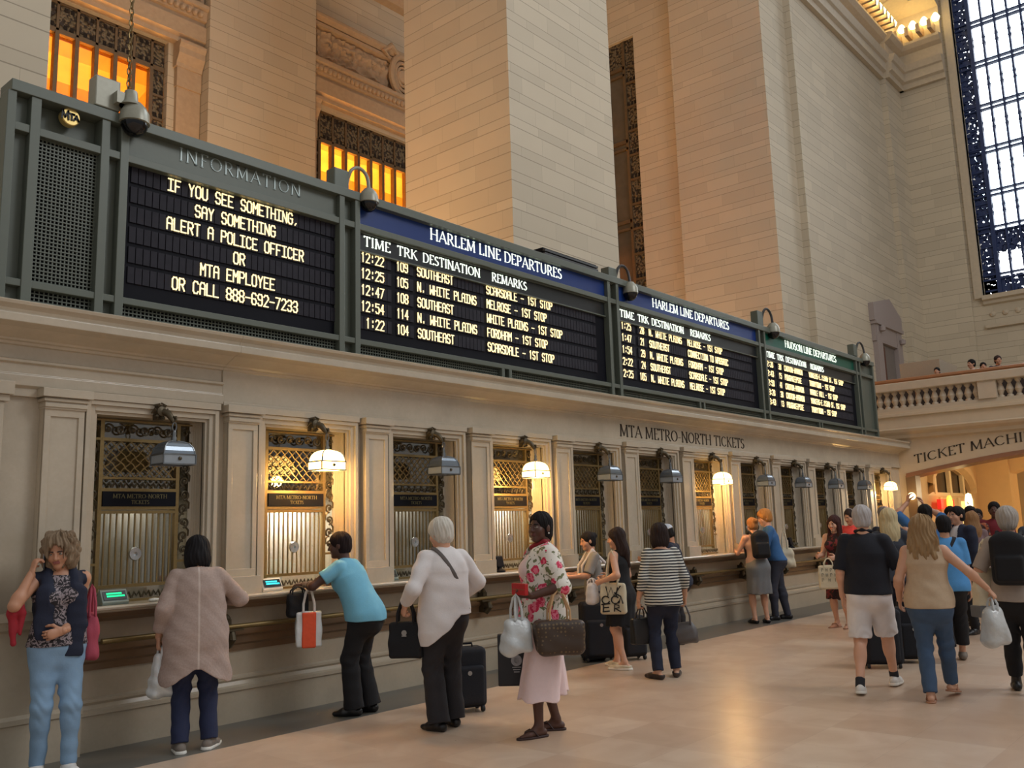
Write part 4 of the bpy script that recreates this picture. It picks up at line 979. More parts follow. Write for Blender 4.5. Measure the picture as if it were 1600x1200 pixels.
# ---------------------------------------------------------------- soft shapes: a distance field meshed as one skin
def V3(*a): return np.array(a if len(a) == 3 else a[0], dtype=np.float64)
def unit(v):
    v = np.asarray(v, float); return v/max(1e-9, np.linalg.norm(v))
class Grid:
    def __init__(s, lo, hi, h):
        s.h = h; s.lo = np.array(lo, float)-2*h; n = np.ceil((np.array(hi, float)+2*h-s.lo)/h).astype(int)+1
        s.n = n; s.f = np.full(n, .5, np.float32); s.lab = np.zeros(n, np.uint8)
        s.ax = [(s.lo[i]+h*np.arange(n[i])).astype(np.float32) for i in range(3)]
    def sl(s, lo, hi, m):
        a = np.clip(np.floor((np.asarray(lo)-m-s.lo)/s.h).astype(int), 0, s.n); b = np.clip(np.ceil((np.asarray(hi)+m-s.lo)/s.h).astype(int)+1, 0, s.n)
        if (b <= a).any(): return None
        q = tuple(slice(i, j) for i, j in zip(a, b))
        return q, s.ax[0][q[0]][:, None, None], s.ax[1][q[1]][None, :, None], s.ax[2][q[2]][None, None, :]
    def put(s, q, d, k, lab):
        f = s.f[q]
        if lab is not None:
            L_ = s.lab[q]; L_[d < f] = lab
        if k > 0:
            h = np.clip(.5+.5*(f-d)/k, 0, 1); s.f[q] = f+(d-f)*h-k*h*(1-h)
        else: s.f[q] = np.minimum(f, d)
    def sub(s, q, d, k):
        f = s.f[q]; d = -d
        h = np.clip(.5-.5*(f-d)/k, 0, 1); s.f[q] = f+(d-f)*h+k*h*(1-h)
    def cone(s, a, b, ra, rb, k=.02, lab=0, fw=None, ys=1.0, cut=None):
        a, b = V3(a), V3(b); r = max(ra, rb)
        o = s.sl(np.minimum(a, b)-r, np.maximum(a, b)+r, k+2*s.h)
        if o is None: return
        q, X, Y, Z = o; px, py, pz = X-a[0], Y-a[1], Z-a[2]; ba = b-a
        if fw is not None:
            fw = unit(fw); t = (px*fw[0]+py*fw[1]+pz*fw[2])*(1/ys-1); px, py, pz = px+fw[0]*t, py+fw[1]*t, pz+fw[2]*t
            ba = ba+fw*(ba@fw)*(1/ys-1)
        L2 = max(1e-9, ba@ba); t = np.clip((px*ba[0]+py*ba[1]+pz*ba[2])/L2, 0, 1)
        d = np.sqrt((px-t*ba[0])**2+(py-t*ba[1])**2+(pz-t*ba[2])**2)-(ra+t*(rb-ra))
        if fw is not None: d = d*(.4+.6*ys)
        if cut is not None:
            for c, nn in cut:
                d = np.maximum(d, (X-c[0])*nn[0]+(Y-c[1])*nn[1]+(Z-c[2])*nn[2])
        s.put(q, d.astype(np.float32), k, lab)
    def ell(s, c, r, R=None, k=.02, lab=0, op='u', cut=None):
        c = V3(c); r = V3(r); rm = r.max()
        o = s.sl(c-rm, c+rm, k+2*s.h)
        if o is None: return
        q, X, Y, Z = o; px, py, pz = X-c[0], Y-c[1], Z-c[2]
        if R is not None: px, py, pz = R[0, 0]*px+R[1, 0]*py+R[2, 0]*pz, R[0, 1]*px+R[1, 1]*py+R[2, 1]*pz, R[0, 2]*px+R[1, 2]*py+R[2, 2]*pz
        k0 = np.sqrt((px/r[0])**2+(py/r[1])**2+(pz/r[2])**2); k1 = np.sqrt((px/r[0]**2)**2+(py/r[1]**2)**2+(pz/r[2]**2)**2)
        d = k0*(k0-1)/np.maximum(k1, 1e-6)
        d = np.where(k0 < 1e-3, -r.min(), d)
        if cut is not None:
            for c_, nn in cut: d = np.maximum(d, (X-c_[0])*nn[0]+(Y-c_[1])*nn[1]+(Z-c_[2])*nn[2])
        d = d.astype(np.float32)
        s.put(q, d, k, lab) if op == 'u' else s.sub(q, d, k)
    def rbox(s, c, hf, rad, R=None, k=.0, lab=0):
        c = V3(c); hf = V3(hf); m = np.linalg.norm(hf)
        o = s.sl(c-m, c+m, k+2*s.h)
        if o is None: return
        q, X, Y, Z = o; px, py, pz = X-c[0], Y-c[1], Z-c[2]
        if R is not None: px, py, pz = R[0, 0]*px+R[1, 0]*py+R[2, 0]*pz, R[0, 1]*px+R[1, 1]*py+R[2, 1]*pz, R[0, 2]*px+R[1, 2]*py+R[2, 2]*pz
        qx, qy, qz = np.abs(px)-hf[0]+rad, np.abs(py)-hf[1]+rad, np.abs(pz)-hf[2]+rad
        d = np.sqrt(np.maximum(qx, 0)**2+np.maximum(qy, 0)**2+np.maximum(qz, 0)**2)+np.minimum(np.maximum(qx, np.maximum(qy, qz)), 0)-rad
        s.put(q, np.broadcast_to(d, s.f[q].shape).astype(np.float32), k, lab)
    def sack(s, wd, dp, ht, rad, taper, bulge):
        o = s.sl((-wd, -dp*1.5-.1, -.02), (wd, dp*1.5+.1, ht+.02), 0)
        q, X, Y, Z = o; t = np.clip(Z/ht, 0, 1); k = 1+(taper-1)*t; b = 1+(bulge/(dp/2))*np.sin(np.pi*np.clip(t*1.05+.1, 0, 1)); kd = b*(1-.35*t**2*(taper < 1.01))*np.where(taper > 1, 1, 1)
        px, py = X/k, Y/kd; qx, qy, qz = np.abs(px)-wd/2+rad, np.abs(py)-dp/2+rad, np.abs(Z-ht/2)-ht/2+rad
        d = np.sqrt(np.maximum(qx, 0)**2+np.maximum(qy, 0)**2+np.maximum(qz, 0)**2)+np.minimum(np.maximum(qx, np.maximum(qy, qz)), 0)-rad
        s.put(q, (d*.8).astype(np.float32), 0, 0)
    def path(s, pts, r, k=.0, lab=0):
        rs = r if isinstance(r, (list, tuple)) else [r]*len(pts)
        for i in range(len(pts)-1): s.cone(pts[i], pts[i+1], rs[i], rs[i+1], k, lab)
    def cutfn(s, fn):
        X, Y, Z = s.ax[0][:, None, None], s.ax[1][None, :, None], s.ax[2][None, None, :]
        s.f = np.maximum(s.f, np.broadcast_to(fn(X, Y, Z), s.f.shape).astype(np.float32))
    def warp(s, fn):
        X, Y, Z = s.ax[0][:, None, None], s.ax[1][None, :, None], s.ax[2][None, None, :]
        s.f = (s.f+fn(X, Y, Z)).astype(np.float32)
    def mesh(s):
        f = s.f; n = f.shape; g = f < 0
        c = np.zeros(tuple(i-1 for i in n), np.uint8)
        cs = [(i, j, k) for i in (0, 1) for j in (0, 1) for k in (0, 1)]
        for i, j, k in cs: c += g[i:n[0]-1+i, j:n[1]-1+j, k:n[2]-1+k]
        mixed = (c > 0) & (c < 8); idx = np.argwhere(mixed); N_ = len(idx)
        if N_ == 0: return np.zeros((0, 3)), np.zeros((0, 4), int), np.zeros(0, int)
        vid = np.full(mixed.shape, -1, np.int32); vid[mixed] = np.arange(N_)
        pos = np.zeros((N_, 3), np.float32); cnt = np.zeros(N_, np.float32)
        val = {e: f[idx[:, 0]+e[0], idx[:, 1]+e[1], idx[:, 2]+e[2]] for e in cs}
        for e in cs:
            for a in range(3):
                if e[a] == 0:
                    e2 = list(e); e2[a] = 1; e2 = tuple(e2); fa, fb = val[e], val[e2]; m = (fa < 0) != (fb < 0)
                    t = np.where(m, fa/np.where(m, fa-fb, 1), 0)
                    for b in range(3): pos[:, b] += np.where(m, (t if b == a else e[b]), 0)
                    cnt += m
        v = s.lo+s.h*(idx+pos/cnt[:, None]); lab = s.lab[idx[:, 0], idx[:, 1], idx[:, 2]]
        Q = []
        for a in range(3):
            b, d = (a+1) % 3, (a+2) % 3
            s0 = [slice(None)]*3; s1 = [slice(None)]*3; s0[a] = slice(0, n[a]-1); s1[a] = slice(1, n[a])
            for ax_ in (b, d): s0[ax_] = slice(1, n[ax_]-1); s1[ax_] = slice(1, n[ax_]-1)
            A_ = g[tuple(s0)]; B_ = g[tuple(s1)]; e = np.argwhere(A_ != B_)
            if len(e) == 0: continue
            fl = A_[e[:, 0], e[:, 1], e[:, 2]]
            e = e.copy(); e[:, b] += 1; e[:, d] += 1
            def cell(db, dd_):
                w = e.copy(); w[:, b] -= db; w[:, d] -= dd_; return vid[w[:, 0], w[:, 1], w[:, 2]]
            q = np.stack([cell(1, 1), cell(0, 1), cell(0, 0), cell(1, 0)], 1)
            q[~fl] = q[~fl][:, ::-1]; Q.append(q)
        return v, np.concatenate(Q), lab
def np_mesh(name, parts, mats, parent=None, smooth=True):
    vs = []; qs = []; ls = []; o = 0
    for v, q, l in parts: vs.append(v); qs.append(q+o); ls.append(l[q[:, 0]] if len(q) else np.zeros(0, int)); o += len(v)
    v = np.concatenate(vs); q = np.concatenate(qs); l = np.concatenate(ls)
    me = bpy.data.meshes.new(name); me.vertices.add(len(v)); me.vertices.foreach_set('co', v.astype(np.float32).ravel())
    me.loops.add(q.size); me.loops.foreach_set('vertex_index', q.astype(np.int32).ravel())
    me.polygons.add(len(q)); me.polygons.foreach_set('loop_start', np.arange(0, q.size, 4, dtype=np.int32))
    for m in (mats if isinstance(mats, (list, tuple)) else [mats]): me.materials.append(m)
    me.polygons.foreach_set('material_index', np.minimum(l, len(me.materials)-1).astype(np.int32))
    me.polygons.foreach_set('use_smooth', np.full(len(q), smooth)); me.update(); me.validate()
    ob = bpy.data.objects.new(name, me); COL.objects.link(ob)
    if parent is not None: ob.parent = parent
    return ob
def rotm(yaw=0, pitch=0, roll=0):
    """columns are right, forward, up after turning left by yaw, nodding down by pitch and tilting right by roll (degrees)"""
    a, b, c = radians(yaw), radians(-pitch), radians(roll)
    Rz = np.array([[cos(a), -sin(a), 0], [sin(a), cos(a), 0], [0, 0, 1]]); Rx = np.array([[1, 0, 0], [0, cos(b), -sin(b)], [0, sin(b), cos(b)]]); Ry = np.array([[cos(c), 0, sin(c)], [0, 1, 0], [-sin(c), 0, cos(c)]])
    return Rz@Rx@Ry
def ik(a, t, l1, l2, hint):
    a, t = V3(a), V3(t); d = t-a; L_ = np.linalg.norm(d); m = (l1+l2)*.999
    if L_ > m: t = a+d*m/L_; d = t-a; L_ = m
    L_ = max(L_, abs(l1-l2)+.02); u = unit(d); x = (l1*l1-l2*l2+L_*L_)/(2*L_); h = sqrt(max(0, l1*l1-x*x))
    w = V3(hint)-u*(V3(hint)@u); return a+u*x+unit(w)*h, t
SKIN = {}
def skin(kind):
    c = {'fair': (214, 164, 136), 'tan': (190, 138, 108), 'deep': (84, 54, 42), 'light': (200, 152, 124)}[kind]
    lip = {'fair': (176, 98, 92), 'tan': (150, 84, 76), 'deep': (96, 48, 46), 'light': (160, 92, 84)}[kind]
    return [mat('skin_'+kind, c, .5, scale=14, var=.06), mat('lip_'+kind, lip, .4), mat('eye_white', (150, 142, 134), .3), mat('iris_dark', (36, 26, 20), .2), mat('brow_'+kind, tuple(int(v*.38) for v in c), .8), mat('nail_'+kind, tuple(min(255, int(v*1.06)) for v in c), .3)]
def make_hand(G, Wp, D, Pn, side, curl, sc=1.0, spread=1.0):
    D = unit(D); Pn = unit(V3(Pn)-D*(V3(Pn)@D)); T = side*np.cross(D, Pn)
    W0 = V3(Wp)
    G.cone(W0-D*.03*sc, W0+D*.015*sc, .026*sc, .027*sc, .01, 0, Pn, .75)
    G.cone(W0+D*.022*sc, W0+D*.078*sc, .031*sc, .037*sc, .012, 0, Pn, .42)
    for off, ln, r in ((.029, .92, .0085), (.010, 1.0, .009), (-.010, .94, .0085), (-.029, .75, .0075)):
        p = W0+D*(.082-.006*abs(off-.005)/.03)*sc+T*off*sc; th = 0
        for i, (l, c) in enumerate(((.040, .55), (.027, 1.05), (.021, .75))):
            th += curl*c*1.15; dd = unit(D*cos(th)+Pn*sin(th)+T*off*1.2*spread*(1-curl)); p2 = p+dd*l*ln*sc
            G.cone(p, p2, r*sc*(1-.06*i), r*sc*(.94-.08*i), .004, 5 if i == 3 else 0); p = p2
    p = W0+D*.028*sc+T*.028*sc+Pn*.004
    for l, dd, r in ((.040, D*.62+T*.72+Pn*.30, .0125), (.030, D*(.85-.2*curl)+T*.18+Pn*(.35+.6*curl), .0105), (.024, D*(.8-.4*curl)-T*.05+Pn*(.3+.8*curl), .009)):
        p2 = p+unit(dd)*l*sc; G.cone(p, p2, r*sc, r*sc*.92, .008, 0); p = p2
def fabric(name, rgb, **k): return mat(name, rgb, k.pop('rough', .85), scale=k.pop('scale', 25), var=k.pop('var', .10), bump=k.pop('bump', .12), bscale=k.pop('bscale', 90), **k)

def person(label, pos, heading, H, skn, hair, top, bottom, shoes, yaw=0, pitch=0, roll=0, lean=0, side=0, R=None, Lh=None, Rh=None, Lw=None, feet=None, w=1.0, h=.009, hi=False,
           fem=True, twist=0, Rp=None, Lp=None, Re=None, Le=None, sh=None, group=None, extra=None, hipshift=0, z0=0):
    """pos: floor point; heading: compass of the facing direction (deg from +x); R/Lh wrist targets; Rh/Lw hand (direction,curl)"""
    s = H/1.70; S = {'s': s}
    root = empty('person', (pos[0], pos[1], z0), label, 'person', group, radians(heading-90))
    f = feet or {}
    ar = V3(f.get('R', (.10, -.02, .085)))*1.0; al = V3(f.get('L', (-.10, .0, .085)))
    yR, yL = f.get('ry', -8), f.get('ly', 8); pR, pL = f.get('rp', 0), f.get('lp', 0)
    la = radians(lean); sd = radians(side)
    d = unit((sin(sd), sin(la), cos(la)*cos(sd)))
    hipc = V3(hipshift-.0, -.5*sin(la)*.25, .90*s-(f.get('drop', 0)))
    tw = rotm(twist); rt = tw@V3(1, 0, 0); rt = unit(rt-d*(rt@d)); fw = np.cross(d, rt); 
    waist = hipc+d*.165*s; chest = hipc+d*.365*s; neckb = hipc+d*.525*s
    sw = (sh or (.158 if fem else .182))*s
    shR = hipc+d*.474*s+rt*sw; shL = hipc+d*.474*s-rt*sw
    up2 = unit(d+V3(0, 0, .9)); hd = rotm(yaw, pitch, roll); hc = neckb+up2*.075*s+hd@V3(0, .015, .078)*s
    hipR = hipc+V3(.085*s, 0, 0); hipL = hipc-V3(.085*s, 0, 0)
    kR, ar = ik(hipR, ar, .425*s, .405*s, f.get('rk', (.06, 1, 0))); kL, al = ik(hipL, al, .425*s, .405*s, f.get('lk', (-.06, 1, 0)))
    if R is None: R = shR+V3(.055, .03, -.53*s)
    if Lh is None: Lh = shL+V3(-.055, .03, -.53*s)
    eR, wR = ik(shR, R, .285*s, .25*s, Re or (.35, -1, -.25)); eL, wL = ik(shL, Lh, .285*s, .25*s, Le or (-.35, -1, -.25))
    S.update(hipc=hipc, waist=waist, chest=chest, neckb=neckb, shR=shR, shL=shL, hc=hc, hd=hd, hipR=hipR, hipL=hipL, kR=kR, kL=kL, ar=ar, al=al, eR=eR, eL=eL, wR=wR, wL=wL, d=d, rt=rt, fw=fw, w=w, fem=fem, root=root, h=h)
    allp = np.array([hipc, neckb, shR, shL, hc, kR, kL, ar, al, eR, eL, wR, wL, hc+V3(0, 0, .13*s)])
    lo = allp.min(0)-.24; hi_ = allp.max(0)+.24; lo[2] = -.02; hi_[2] = allp[:, 2].max()+.20
    S['lo'], S['hi'] = lo, hi_
    def torso(G, o=0.0, k=.05, lab=0, low=True):
        hw_ = .168 if fem else .155
        if low: G.cone(hipc-d*.03*s, hipc+d*.06*s, hw_*w*s+o, (.150 if fem else .150)*w*s+o, k, lab, fw, .72)
        G.cone(hipc+d*.06*s, waist, .150*w*s+o, (.126 if fem else .142)*w*s+o, k, lab, fw, .72)
        G.cone(waist, chest, (.126 if fem else .142)*w*s+o, (.146 if fem else .162)*w*s+o, k, lab, fw, .70)
        G.cone(chest, chest+d*.085*s, (.146 if fem else .162)*w*s+o, .085*s+o*.6, k, lab, fw, .62)
        for p in (shR, shL): G.cone(neckb-d*.050*s, p-d*.004*s, .048*s+o*.45, .048*s+o*.5, .03, lab)
        if fem:
            for sg in (-1, 1): G.ell(chest+fw*.075*s+rt*sg*.07*s-d*.02, (.068*w*s+o*.7,)*3, None, .04, lab)
        if low:
            for sg in (-1, 1): G.ell(hipc-fw*.055*s+rt*sg*.072*s-d*.03, ((.095*w*s+o*.7),)*3, None, .05, lab)
    S['torso'] = torso
    # body: one continuous skin
    G = Grid(lo, hi_, h)
    torso(G)
    for a, b, c in ((hipR, kR, ar), (hipL, kL, al)):
        G.cone(a, b, .086*w*s, .054*s, .05, 0); G.cone(b, c, .052*s, .034*s, .03, 0); m = b+(c-b)*.30+V3(0, -.016, 0); G.ell(m, (.050*s, .052*s, .11*s), None, .04, 0)
    feetv = {}
    for nm, a, y_, p_ in (('R', ar, yR, pR), ('L', al, yL, pL)):
        Rf = rotm(y_, p_); feetv[nm] = Rf; P = lambda x, y, z: a+Rf@V3(x, y, z)
        G.cone(a, P(0, .06, -.045), .034*s, .027, .02, 0); G.cone(P(0, -.038, -.050), P(0, .10, -.058), .030, .030, .02, 0); G.cone(P(0, .10, -.06), P(0, .155, -.066), .033, .020, .015, 0, Rf[:, 2], .6)
    S['feetv'] = feetv
    for a, b, c in ((shR, eR, wR), (shL, eL, wL)):
        G.cone(a, b, .050*s*w**.5, .039*s, .035, 0); G.cone(b, c, .040*s, .027*s, .02, 0); G.ell(b+(c-b)*.25, (.041*s,)*3, None, .03, 0)
    G.cone(neckb-d*.04, hc+hd@V3(0, -.03, -.07)*s, .058*s, .050*s, .025, 0)
    parts = []
    HG = G
    if hi:
        parts.append(G.mesh()); HG = Grid(hc-.17*s, hc+.17*s, .0045); HG.cone(neckb-d*.01, hc+hd@V3(0, -.03, -.07)*s, .057*s, .049*s, .02, 0)
    q = lambda x, y, z: hc+hd@V3(x, y, z)*s
    E = lambda c_, r, k=.02, lab=0, op='u': HG.ell(q(*c_), V3(r)*s, hd, k, lab, op)
    E((0, -.012, .036), (.074, .094, .085)); E((0, .03, -.035), (.058, .062, .078), .03); E((0, .066, -.094), (.024, .022, .02), .03)
    for sg in (-1, 1):
        E((sg*.042, .060, -.028), (.022, .022, .024), .025); E((sg*.031, .103, .004), (.019, .017, .012), .014, None, 's')
        E((sg*.031, .0755, .003), (.0135, .0125, .0125), .003, 2); E((sg*.031, .0860, .003), (.0058, .003, .0062), .0, 3)
        HG.cone(q(sg*.017, .0925, .024), q(sg*.046, .082, .026), .0065*s, .005*s, .008, 4)
        HG.cone(q(sg*.020, .0885, .0115), q(sg*.043, .0815, .0105), .0045*s, .0035*s, .005, 0)
        E((sg*.077, -.008, -.006), (.011, .020, .031), .010); HG.cone(q(sg*.008, .098, -.030), q(sg*.013, .093, -.029), .0075*s, .006*s, .006, 0)
    HG.cone(q(0, .090, .012), q(0, .110, -.026), .0085*s, .0115*s, .012, 0)
    HG.cone(q(-.019, .0870, -.054), q(.019, .0870, -.054), .0065*s, .0065*s, .003, 1); HG.cone(q(-.015, .0890, -.062), q(.015, .0890, -.062), .0068*s, .0068*s, .003, 1); E((0, .0905, -.054), (.012, .007, .006), .004, 1)
    parts.append(HG.mesh())
    hm = .0045 if hi else max(.006, h*.75)
    for nm, wv, ev, hh, pp, sg in (('R', wR, eR, Rh, Rp, 1), ('L', wL, eL, Lw, Lp, -1)):
        D, curl = (hh if hh is not None else (None, .35)); D = unit(wv-ev) if D is None else unit(D)
        pn = pp if pp is not None else (-sg, .15, 0)
        HG2 = Grid(wv-.21*s, wv+.21*s, hm); make_hand(HG2, wv, D, pn, sg, curl, s); parts.append(HG2.mesh())
        S['grip'+nm] = wv+D*.085*s+unit(V3(pn)-D*(V3(pn)@D))*.03*s
    np_mesh('body', parts, skin(skn), root)
    make_hair(S, *hair)
    for g in (top if isinstance(top, list) else [top]): g(S) if g else None
    for g in (bottom if isinstance(bottom, list) else [bottom]): g(S) if g else None
    for g in (shoes if isinstance(shoes, list) else [shoes]): g(S)
    for g in (extra or []): g(S)
    return S

def make_hair(S, style, rgb, name=None):
    if style is None: return
    hd, hc, s = S['hd'], S['hc'], S['s']; h = .005 if S['h'] < .0085 else .0075
    q = lambda x, y, z: hc+hd@V3(x, y, z)*s
    G = Grid(hc-V3(.30, .30, .55)*s, hc+V3(.30, .30, .22)*s, h); E = lambda c_, r, k=.02, op='u': G.ell(q(*c_), V3(r)*s, hd, k, 0, op)
    big = {'wavy': .012, 'curly': .022, 'afro': .012, 'bob': .016, 'long': .010, 'puffy': .016}.get(style, .004); b = big
    E((0, -.015, .040), (.082+b, .102+b, .090+b))
    if style in ('short', 'puffy', 'afro', 'bun', 'pony', 'pulled'): E((0, -.04, -.02), (.074+b*.6, .074+b*.6, .08), .02)
    if style == 'bob': E((0, -.022, -.045), (.102, .096, .105), .03); E((.07, .01, -.06), (.032, .05, .085), .03); E((-.07, .01, -.06), (.032, .05, .085), .03)
    if style == 'curly':
        E((.08, -.01, -.05), (.042, .06, .085), .03); E((-.08, -.01, -.05), (.042, .06, .085), .03); E((0, -.06, -.06), (.09, .065, .11), .03)
        for i in range(46):
            a = i*2.399; z = .13-.24*(i/45); rr = .098*sqrt(max(.2, 1-(z/.16)**2)); E((rr*1.12*cos(a), -.02+rr*sin(a)*1.0-.008, z), (.030, .028, .028), .010)
    if style == 'long':
        G.cone(q(0, -.05, .03), q(0, -.075, -.16), .094*s, .098*s, .04, 0, hd[:, 1], .62); G.cone(q(0, -.075, -.14), q(.01, -.09, -.32), .098*s, .060*s, .05, 0, hd[:, 1], .5)
        for sg in (-1, 1): G.cone(q(sg*.075, .005, .02), q(sg*.088, -.02, -.20), .030*s, .026*s, .03, 0)
    if style == 'wavy':
        G.cone(q(0, -.05, .03), q(0, -.07, -.16), .096*s, .115*s, .04, 0, hd[:, 1], .62); G.cone(q(0, -.07, -.14), q(.0, -.085, -.27), .118*s, .085*s, .05, 0, hd[:, 1], .5)
        for sg in (-1, 1): G.cone(q(sg*.080, .005, .03), q(sg*.105, -.03, -.20), .034*s, .030*s, .03, 0)
        for i in range(16): E((.10*cos(i*2.4), -.09+.02*sin(i*1.7), -.10-.011*i), (.032, .03, .04), .015)
    if style == 'longfront':
        G.cone(q(0, -.05, .03), q(0, -.07, -.18), .092*s, .088*s, .04, 0, hd[:, 1], .6)
        for sg in (-1, 1): G.cone(q(sg*.072, .02, .02), q(sg*.082, .05, -.24), .028*s, .024*s, .03, 0)
    if style == 'bun': E((.015, -.115, .055), (.046, .042, .042), .02)
    if style == 'pony': G.path([q(0, -.10, .02), q(0, -.14, -.02), q(0, -.135, -.12), q(0, -.12, -.17)], [.03*s, .034*s, .028*s, .010*s], .02)
    if style == 'pulled': E((0, -.10, -.05), (.035, .035, .06), .03); G.path([q(.02, -.10, -.05), q(.03, -.11, -.12), q(.03, -.10, -.16)], [.03*s, .026*s, .012*s], .02)
    # keep the face, ears and nape clear
    fz = {'bob': (.070, .080, .105), 'long': (.066, .075, .105), 'longfront': (.064, .075, .105), 'curly': (.066, .080, .105), 'wavy': (.066, .08, .105)}.get(style, (.078, .085, .105))
    E((0, .118, -.018 if style == 'curly' else -.035), fz, .012, 's')
    low = {'short': -.075, 'afro': -.07, 'puffy': -.10, 'bun': -.085, 'pony': -.085, 'pulled': -.085, 'bald': -.05}.get(style)
    if style in ('short', 'bald', 'afro'):
        for sg in (-1, 1): E((sg*.085, .02, -.05), (.03, .05, .05), .01, 's')
    if style in ('short', 'puffy', 'afro', 'bald'):
        n_ = hd[:, 2]; c_ = q(0, 0, low); G.cutfn(lambda X, Y, Z: -((X-c_[0])*n_[0]+(Y-c_[1])*n_[1]+(Z-c_[2])*n_[2]))
    if style == 'bald':
        E((0, .03, .09), (.075, .10, .06), .02, 's')
    am = {'curly': .008, 'afro': .005, 'wavy': .007}.get(style, .0028)
    c0 = hc
    def strands(X, Y, Z):
        a = np.arctan2(Y-c0[1], X-c0[0]); return am*(np.sin(a*26+Z*14+2*np.sin(Z*31))*.7+np.sin(a*11+Z*37)*.6+.6*np.sin(X*83+Z*21)*np.sin(Y*77))
    G.warp(strands)
    m = mat('hair_%d_%d_%d' % rgb, rgb, .8, spec=.25, scale=60, var=.30, bump=.3, bscale=120, stretch=(1, 1, .12))
    np_mesh('hair', [G.mesh()], m, S['root'])

# ---- clothing makers: each returns a function that dresses the skeleton
def wrinkle(amp, seed=0):
    r = np.random.default_rng(seed+3); k = r.normal(0, 1, (5, 3))*[16, 16, 26]; ph = r.uniform(0, 6.28, 5)
    def fn(X, Y, Z):
        t = 0
        for (a, b, c), p in zip(k, ph): t = t+np.sin(X*a+Y*b+Z*c+p+1.3*np.sin(Z*9+X*11+p))
        return amp*t/2.2
    return fn
def shirt(name, m, off=.014, sleeve=.55, hem=.78, flare=.02, tail=0.0, neck=.0, amp=.0035, loose=0.0, open_front=False, sr=.016, label=None, hemfn=None):
    def go(S):
        s, d, fw, rt = S['s'], S['d'], S['fw'], S['rt']; G = Grid(S['lo'], S['hi'], S['h'])
        S['torso'](G, off)
        hz = hem*s
        if hz < S['hipc'][2]+.04:
            b = S['hipc']+V3(0, -.01, hz-S['hipc'][2]-.03); rr = (.172 if S['fem'] else .165)*S['w']*s+off
            G.cone(S['hipc']+d*.04*s, b, rr, rr+flare, .04, 0, fw, .76)
        if loose: G.cone(S['chest']-d*.02, S['hipc'], (.15*S['w'])*s+off+loose*.4, .165*S['w']*s+off+loose, .04, 0, fw, .78)
        X0_ = S['hipc'][0]
        base = lambda X, Y, Z: (hemfn(X, Y) if hemfn else hz+tail*((X-X0_)/.18)**2)-Z
        G.cutfn(base)
        nc = S['neckb']+d*(.030-neck)*s; nn = unit(d+fw*.35); G.cutfn(lambda X, Y, Z: np.where((X-S['neckb'][0])**2+(Y-S['neckb'][1])**2 < (.115*s)**2, (X-nc[0])*nn[0]+(Y-nc[1])*nn[1]+(Z-nc[2])*nn[2], -1.0))
        if open_front:
            c = S['chest']; G.cutfn(lambda X, Y, Z: np.where(((Y-c[1])*fw[1]+(X-c[0])*fw[0]) > .02, .06+.02*np.sin(Z*20)-np.abs((X-c[0])*rt[0]+(Y-c[1])*rt[1]+(Z-c[2])*rt[2]), -1.0))
        if sleeve > 0:
            for a, e, w_ in ((S['shR'], S['eR'], S['wR']), (S['shL'], S['eL'], S['wL'])):
                u1 = unit(e-a); u2 = unit(w_-e); ro = .052*s+sr
                if sleeve <= 1: c = a+(e-a)*sleeve; G.cone(a, e, ro, ro*.95+.004, .018, 0, cut=[(c, u1)])
                else:
                    c = e+(w_-e)*(sleeve-1); G.cone(a, e, ro, .044*s+sr, .016, 0); G.cone(e, w_, .044*s+sr, .032*s+sr, .02, 0, cut=[(c, u2)])
        elif sleeve == 0:
            for p, sg in ((S['shR'], 1), (S['shL'], -1)):
                G.ell(p+rt*sg*.050*s, (.062*s, .10*s, .10*s), None, .012, 0, 's')
        if amp: G.warp(wrinkle(amp, int(hem*100)))
        o = np_mesh(name, [G.mesh()], m, S['root'])
        if label: o['label'] = label
        S['top'] = o
    return go
def pants(name, m, off=.012, length=1.0, flare=.0, top=.98, amp=.003, wide=0.0):
    def go(S):
        s, d, fw = S['s'], S['d'], S['fw']; G = Grid(S['lo'], S['hi'], S['h']); S['torso'](G, min(off, .010))
        tp = S['hipc']+d*(top-.90)*s
        G.cutfn(lambda X, Y, Z: (X-tp[0])*d[0]+(Y-tp[1])*d[1]+(Z-tp[2])*d[2])
        for a, k, an in ((S['hipR'], S['kR'], S['ar']), (S['hipL'], S['kL'], S['al'])):
            r0 = .088*S['w']*s+off; rk = .056*s+off+wide*.6; ra = .038*s+off+flare+wide
            if length <= .55:
                c = a+(k-a)*(length/.5); G.cone(a, a+(k-a)*1.1, r0+wide*.5, rk+wide, .03, 0, cut=[(c, unit(k-a))])
            else:
                t = (length-.5)/.5; c = k+(an-k)*min(1.06, t*1.06); G.cone(a, k, r0, rk, .05, 0); G.cone(k, k+(an-k)*1.12, rk, ra, .03, 0, cut=[(c, unit(an-k))]); G.ell(k+(an-k)*.28+V3(0, -.014, 0), (.05*s+off, .054*s+off, .11*s), None, .03, 0)
        G.cutfn(lambda X, Y, Z: .006-Z+0*X)
        w_ = wrinkle(amp, int(length*50)+7); kz = S['kR'][2]
        G.warp(lambda X, Y, Z: w_(X, Y, Z)+amp*.9*np.sin(Z*70+4*np.sin(X*30))*np.exp(-((Z-kz)/.12)**2))
        np_mesh(name, [G.mesh()], m, S['root'])
    return go
